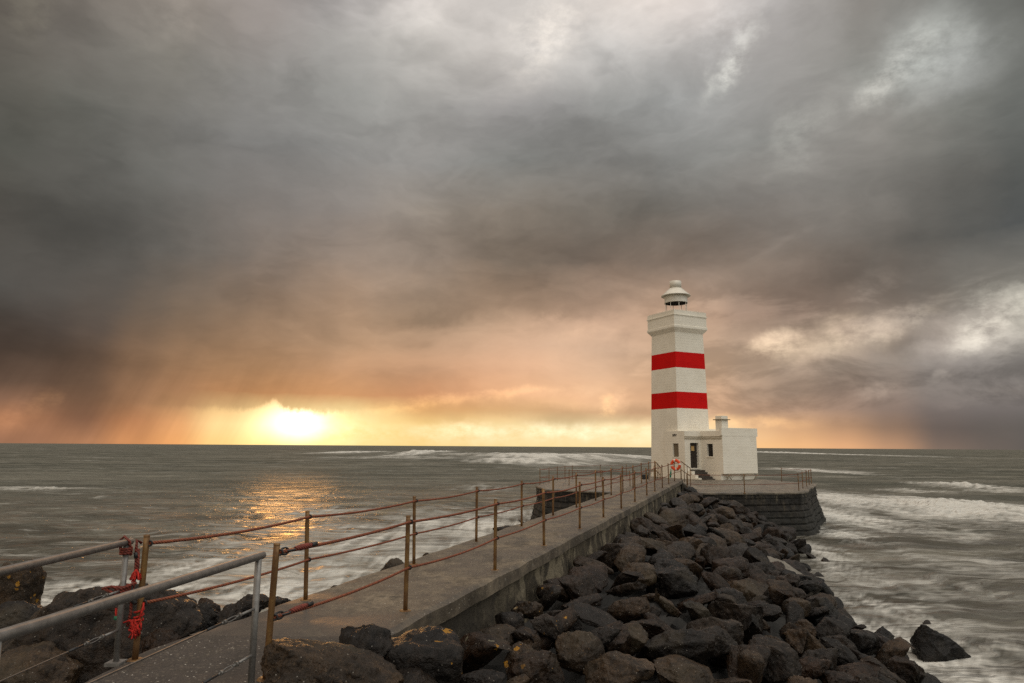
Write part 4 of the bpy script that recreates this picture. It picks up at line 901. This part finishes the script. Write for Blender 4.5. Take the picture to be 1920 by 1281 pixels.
wn = g.vm('SUBTRACT', g.noise(g.scale(D, (1, 1, 1.6)), 4.5, 6, .6, out=1), (.5, .5, .5)); ws = g.sep(wn)
amp = g.mr(el0, R2(0), R2(14), .12, 1., 'LINEAR')
az = g.m('ADD', az0, g.m('MULTIPLY', g.m('MULTIPLY', ws[0], amp), R2(6.5))); el = g.m('ADD', el0, g.m('MULTIPLY', g.m('MULTIPLY', ws[1], amp), R2(4.5)))
A0, A1, NS = -41., 41., 28
tt = g.mr(az, R2(A0), R2(A1), 0, 1, 'LINEAR')
rows = sorted([(el_of(r[0]), r[0]) for r in SKY]); col = None
for k, (e, py) in enumerate(rows):
    cr = g.n('ShaderNodeValToRGB'); g.put(cr.inputs[0], tt); rp_ = cr.color_ramp; rp_.interpolation = 'EASE'
    for i in range(NS):
        f = i/(NS-1); azz = R2(A0+(A1-A0)*f); d = np.array([math.sin(azz)*math.cos(e), math.cos(azz)*math.cos(e), math.sin(e)]); c = (*sky_at(*pix(d)), 1)
        if i == 0: rp_.elements[0].position = 0; rp_.elements[0].color = c
        elif i == NS-1: rp_.elements[-1].position = 1; rp_.elements[-1].color = c
        else: q = rp_.elements.new(f); q.color = c
    col = cr.outputs[0] if col is None else g.mix(g.mr(el, rows[k-1][0], e, 0, 1, 'LINEAR'), col, cr.outputs[0])
# cloud texture seen in perspective on a flat ceiling, drifting from lower left to upper right
zz = g.m('ADD', g.m('MAXIMUM', Zs, 0.), .22); cp = g.comb(g.m('DIVIDE', X, zz), g.m('DIVIDE', Y, zz), 0)
rot = g.n('ShaderNodeMapping'); g.put(rot.inputs[0], cp); rot.inputs['Rotation'].default_value = (0, 0, R2(-38)); rot.inputs['Scale'].default_value = (1.0, 1.9, 1)
f1 = g.noise(rot.outputs[0], .62, 8, .58, .35); f2 = g.noise(g.vm('ADD', rot.outputs[0], (4, 2, 0)), 1.9, 7, .6, .2)
tex = g.m('ADD', g.m('MULTIPLY', g.m('SUBTRACT', f1, .5), 1.1), g.m('MULTIPLY', g.m('SUBTRACT', f2, .5), .75))
azd = g.m('MULTIPLY', az0, 180/PI); eld = g.m('MULTIPLY', el0, 180/PI)
dg_ = g.n('ShaderNodeMapping'); g.put(dg_.inputs[0], g.comb(azd, eld, 0)); dg_.inputs['Rotation'].default_value = (0, 0, R2(-32)); dg_.inputs['Scale'].default_value = (.045, .10, 1)
dw = g.vm('ADD', dg_.outputs[0], g.vm('MULTIPLY', g.vm('SUBTRACT', g.noise(dg_.outputs[0], 1.6, 4, .55, out=1), (.5, .5, .5)), (.9, .9, .9)))
f3 = g.noise(dw, 1.7, 9, .6); f4 = g.noise(g.vm('ADD', dw, (7, 3, 1)), 4.5, 7, .62)
tex = g.m('ADD', g.m('MULTIPLY', tex, .35), g.m('ADD', g.m('MULTIPLY', g.m('SUBTRACT', f3, .5), .85), g.m('MULTIPLY', g.m('SUBTRACT', f4, .5), .38)))
tex = g.m('ADD', tex, g.m('MULTIPLY', g.m('SUBTRACT', g.mr(g.m('ADD', g.noise(g.vm('ADD', dw, (2, 9, 4)), 1.15, 4, .5), g.m('MULTIPLY', f4, .07)), .45, .64), .5), .34))
con = g.mr(el0, R2(1.), R2(9), .16, .62, 'LINEAR')
col = g.mix(1., col, g.vm('ADD', g.comb(1., 1., 1.), g.vm('MULTIPLY', g.comb(tex, tex, tex), g.comb(con, con, con))), 'MULTIPLY')
# billowing edges in the broken cloud on the right
azd = g.m('MULTIPLY', az0, 180/PI); eld = g.m('MULTIPLY', el0, 180/PI)
bl = g.noise(g.comb(g.m('MULTIPLY', azd, .11), g.m('MULTIPLY', eld, .26), 3.3), 1., 9, .62, .4)
rm = g.m('MULTIPLY', g.mr(azd, 5, 16), g.m('MULTIPLY', g.mr(eld, 1.2, 3.5), g.mr(eld, 11, 15, 1, 0)))
col = g.mix(1., col, g.m('ADD', 1., g.m('MULTIPLY', g.m('SUBTRACT', g.mr(bl, .42, .62), .4), g.m('MULTIPLY', rm, .45))), 'MULTIPLY')
# single clouds and breaks: (photo-measured direction x, y, half sizes, slant), gain
STROKES = [(930,817,420,22,0,(.10,.13,.13)),(1060,806,180,14,3,(.12,.12,.1)),(640,800,90,40,0,(.06,.08,.08)),(1020,70,101,63,50,(0.161,0.143,0.118)),(790,20,81,54,0,(0.074,0.068,0.062)),(1130,40,202,68,0,(0.05,0.043,0.037)),(1375,110,81,33,55,(0.186,0.186,0.167)),(1345,150,49,30,50,(0.149,0.149,0.13)),(1355,50,81,54,40,(0.081,0.081,0.081)),(1715,115,94,57,25,(0.149,0.155,0.143)),(1665,150,68,27,35,(0.112,0.105,0.093)),(1790,140,108,39,20,(0.05,0.05,0.05)),(1490,265,81,39,35,(0.05,0.05,0.043)),(1560,205,148,51,25,(0.037,0.037,0.034)),(310,30,68,60,60,(0.05,0.043,0.037)),(55,18,61,39,30,(0.037,0.034,0.025)),(1450,646,46,22,25,(0.252,0.198,0.132)),(1515,640,98,33,18,(0.168,0.132,0.09)),(1595,638,80,26,10,(0.102,0.084,0.06)),(1665,608,115,20,15,(0.108,0.09,0.066)),(1718,600,30,26,55,(0.132,0.114,0.09)),(1880,578,86,33,35,(0.24,0.228,0.192)),(1830,622,69,22,38,(0.144,0.132,0.108)),(1905,625,69,40,10,(0.084,0.078,0.066)),(1780,652,103,22,5,(0.054,0.051,0.045)),(1655,735,32,15,25,(0.119,0.093,0.072)),(1765,706,26,10,20,(0.068,0.06,0.051)),(1860,742,80,11,5,(0.06,0.051,0.043)),(1055,592,44,16,10,(0.119,0.076,0.051)),(1110,625,80,20,5,(0.068,0.043,0.025)),(1142,758,20,20,50,(0.383,0.23,0.085)),(1128,772,18,12,0,(0.255,0.17,0.068)),(1172,735,26,12,50,(0.119,0.076,0.043)),(900,742,160,11,8,(0.204,0.119,0.051)),(760,764,90,12,4,(0.17,0.102,0.034)),(1060,732,90,18,4,(0.085,0.06,0.034)),(30,780,40,26,50,(0.085,0.038,0.017)),(88,755,26,18,55,(0.119,0.06,0.025)),(1400,792,100,12,0,(0.255,0.145,0.051)),(860,806,70,16,0,(0.17,0.17,0.136)),(1130,812,120,16,0,(0.085,0.085,0.076))]
DARKS = [(160,420,170,60,0,0.78),(365,262,34,26,30,0.9),(950,555,240,52,3,0.8),(830,592,70,20,5,0.82),(1080,572,150,30,0,0.86),(1690,636,60,34,30,0.62),(1612,648,56,18,5,0.78),(1450,606,90,24,15,0.82),(1060,782,90,22,0,0.74),(950,765,80,18,0,0.84),(1195,776,80,20,0,0.74),(840,776,80,18,0,0.86),(1480,740,150,36,5,0.86),(1600,700,160,24,3,0.88),(1810,700,170,18,3,0.86),(100,690,190,50,0,0.84),(165,765,70,46,0,0.78),(1780,790,150,44,0,0.85),(300,410,80,60,0,0.9),(1850,660,90,16,3,0.86),(1340,700,60,22,10,0.9),(1010,470,260,80,8,0.84),(560,300,120,50,-20,0.92),(1300,470,120,40,25,0.88),(1750,420,200,70,20,0.85),(1560,520,160,36,12,0.86),(760,380,90,40,0,1.08),(640,560,110,60,0,1.12),(1290,560,60,60,30,1.15),(1000,660,160,40,5,1.08),(1150,180,200,60,15,0.92),(250,250,160,90,0,0.92)]
w2 = g.vm('SUBTRACT', g.noise(D, 13., 5, .62, out=1), (.5, .5, .5)); w3 = g.sep(w2); amp2 = g.mr(el0, R2(0), R2(10), .35, 1., 'LINEAR')
sv = g.comb(g.m('ADD', azd, g.m('MULTIPLY', g.m('MULTIPLY', w3[0], amp2), 6.5)), g.m('ADD', eld, g.m('MULTIPLY', g.m('MULTIPLY', w3[1], amp2), 4.2)), 0)
lump = g.mr(g.noise(g.comb(g.m('MULTIPLY', azd, .3), g.m('MULTIPLY', eld, .5), 1.7), 1., 8, .66), .36, .6, .0, 1.25, 'LINEAR')
def stroke(x, y, rx, ry, ang):
    d = ray(x, y); d /= np.linalg.norm(d); a_ = math.degrees(math.atan2(d[0], d[1])); e_ = math.degrees(math.asin(d[2]))
    mp = g.n('ShaderNodeMapping', vector_type='TEXTURE'); g.put(mp.inputs[0], sv); mp.inputs['Location'].default_value = (a_, e_, 0); mp.inputs['Rotation'].default_value = (0, 0, R2(ang)); mp.inputs['Scale'].default_value = (rx/21*1.25, ry/21*1.25, 1)
    gr = g.n('ShaderNodeTexGradient', gradient_type='SPHERICAL'); g.put(gr.inputs[0], mp.outputs[0]); return g.mr(gr.outputs['Fac'], .0, .9)
def chain(v):      # ties the next few clouds to what is already there, so that they are worked out in turn
    o_ = g.n('ShaderNodeVectorMath', operation='MULTIPLY_ADD'); g.put(o_.inputs[0], v); o_.inputs[1].default_value = (1e-9, 1e-9, 0); g.put(o_.inputs[2], sv); return o_.outputs[0]
for n_, (x, y, rx, ry, ang, k) in enumerate(DARKS):
    if n_ % 4 == 0: sv = chain(col)
    v = stroke(x, y, rx, ry, ang); v = g.m('SUBTRACT', 1., g.m('MULTIPLY', v, 1-k)); col = g.mix(1., col, v, 'MULTIPLY')
acc = None
sv = chain(col)
for n_, (x, y, rx, ry, ang, k) in enumerate(STROKES):
    if n_ and n_ % 4 == 0: sv = chain(acc)
    o_ = g.n('ShaderNodeVectorMath', operation='MULTIPLY_ADD'); g.put(o_.inputs[0], stroke(x, y, rx, ry, ang)); o_.inputs[1].default_value = k
    if acc is not None: g.put(o_.inputs[2], acc)
    acc = o_.outputs[0]
col = g.mix(1., col, g.vm('MULTIPLY', acc, g.comb(lump, lump, lump)), 'ADD')
# rain shafts on the left, slanting
rs = g.noise(g.comb(g.m('ADD', g.m('MULTIPLY', azd, 1.), g.m('MULTIPLY', eld, -.45)), g.m('MULTIPLY', eld, .06), 0), .55, 5, .6)
lm = g.m('MULTIPLY', g.mr(azd, -9, -20), g.mr(eld, 9, 3)); col = g.mix(1., col, g.m('ADD', 1., g.m('MULTIPLY', g.m('SUBTRACT', rs, .5), g.m('MULTIPLY', lm, .55))), 'MULTIPLY')
# the sun's break below the cloud edge
sx, sy = 556, 790; sd = ray(sx, sy); sd /= np.linalg.norm(sd); saz, sel = math.degrees(math.atan2(sd[0], sd[1])), math.degrees(math.asin(sd[2]))
edge = g.m('ADD', sel+.95, g.m('MULTIPLY', g.m('SUBTRACT', g.noise(g.comb(azd, g.m('MULTIPLY', eld, .5), 7), .6, 7, .72), .5), 2.0))
lean = g.m('ADD', g.m('SUBTRACT', azd, saz-1.75), g.m('MULTIPLY', g.m('SUBTRACT', eld, sel+1.), -.12))
spike = g.m('ADD', g.m('MULTIPLY', g.m('EXPONENT', g.m('MULTIPLY', g.m('POWER', lean, 2.), -9.)), .42), g.m('MULTIPLY', g.m('EXPONENT', g.m('MULTIPLY', g.m('POWER', g.m('ADD', lean, .35), 2.), -1.2)), .5))
edge = g.m('ADD', edge, spike)
below = g.mr(g.m('SUBTRACT', edge, eld), -.22, .42)
dx = g.m('SUBTRACT', azd, saz); dy = g.m('SUBTRACT', eld, sel); r2 = g.m('ADD', g.m('POWER', g.m('DIVIDE', dx, 2.1), 2.), g.m('POWER', g.m('DIVIDE', dy, 1.25), 2.))
core = g.m('MULTIPLY', g.m('EXPONENT', g.m('MULTIPLY', r2, -1.)), below)
halo = g.m('EXPONENT', g.m('MULTIPLY', g.m('ADD', g.m('POWER', g.m('DIVIDE', dx, 6.5), 2.), g.m('POWER', g.m('DIVIDE', dy, 2.4), 2.)), -1.))
col = g.mix(1., col, g.vm('MULTIPLY', g.comb(core, core, core), (1.6, 1.4, 1.0)), 'ADD')
band = g.m('MULTIPLY', g.m('MULTIPLY', g.mr(azd, saz-9.5, saz-5), g.mr(azd, saz+5, saz+3)), below); col = g.mix(1., col, g.vm('MULTIPLY', g.comb(band, band, band), (.14, .10, .03)), 'ADD')
hb = g.m('MULTIPLY', halo, g.m('ADD', .05, g.m('MULTIPLY', below, .25)))
col = g.mix(1., col, g.vm('MULTIPLY', g.comb(hb, hb, hb), (1., .62, .3)), 'ADD')
# unseen sky behind and overhead: brightened to light the tower, clear sky showing through
sk = g.n('ShaderNodeTexSky', sky_type='NISHITA'); sk.sun_disc = False; sk.sun_elevation = R2(6.5); sk.sun_rotation = R2(saz)
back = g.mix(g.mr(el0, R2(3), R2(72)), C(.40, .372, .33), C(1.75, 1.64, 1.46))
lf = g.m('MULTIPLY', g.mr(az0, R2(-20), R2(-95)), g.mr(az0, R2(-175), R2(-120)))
back = g.mix(g.m('MULTIPLY', lf, .85), back, C(.60, .41, .24))  # warm tint added to the unseen left sky to warm the tower's left face
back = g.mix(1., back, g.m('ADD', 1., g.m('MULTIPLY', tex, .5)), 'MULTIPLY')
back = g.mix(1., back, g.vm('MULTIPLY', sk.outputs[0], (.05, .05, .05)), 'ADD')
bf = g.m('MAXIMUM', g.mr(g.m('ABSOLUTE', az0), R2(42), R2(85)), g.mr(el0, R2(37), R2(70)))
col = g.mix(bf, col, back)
col = g.mix(g.mr(el0, R2(-3), R2(-.3)), C(.05, .05, .045), col)
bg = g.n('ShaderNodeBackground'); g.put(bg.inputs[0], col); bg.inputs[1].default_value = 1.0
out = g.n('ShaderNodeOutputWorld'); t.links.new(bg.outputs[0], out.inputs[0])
w.cycles.sampling_method = 'MANUAL'; w.cycles.sample_map_resolution = 1024
# low warm sun shining through the break
sl = bpy.data.lights.new('sun', 'SUN'); sl.energy = .13; sl.angle = R2(6); sl.color = (1, .46, .13)
so = bpy.data.objects.new('sun', sl); COL.objects.link(so); sunv = Vector((math.sin(R2(saz))*math.cos(R2(6.5)), math.cos(R2(saz))*math.cos(R2(6.5)), math.sin(R2(6.5)))); so.rotation_euler = sunv.to_track_quat('Z', 'Y').to_euler(); so.location = (-20, 60, 20)
vs = SC.view_settings; vs.view_transform = 'Standard'; vs.look = 'None'; vs.exposure = 0; vs.gamma = 1
SC.cycles.max_bounces = 5; SC.cycles.use_denoising = False; SC.cycles.sample_clamp_indirect = 8
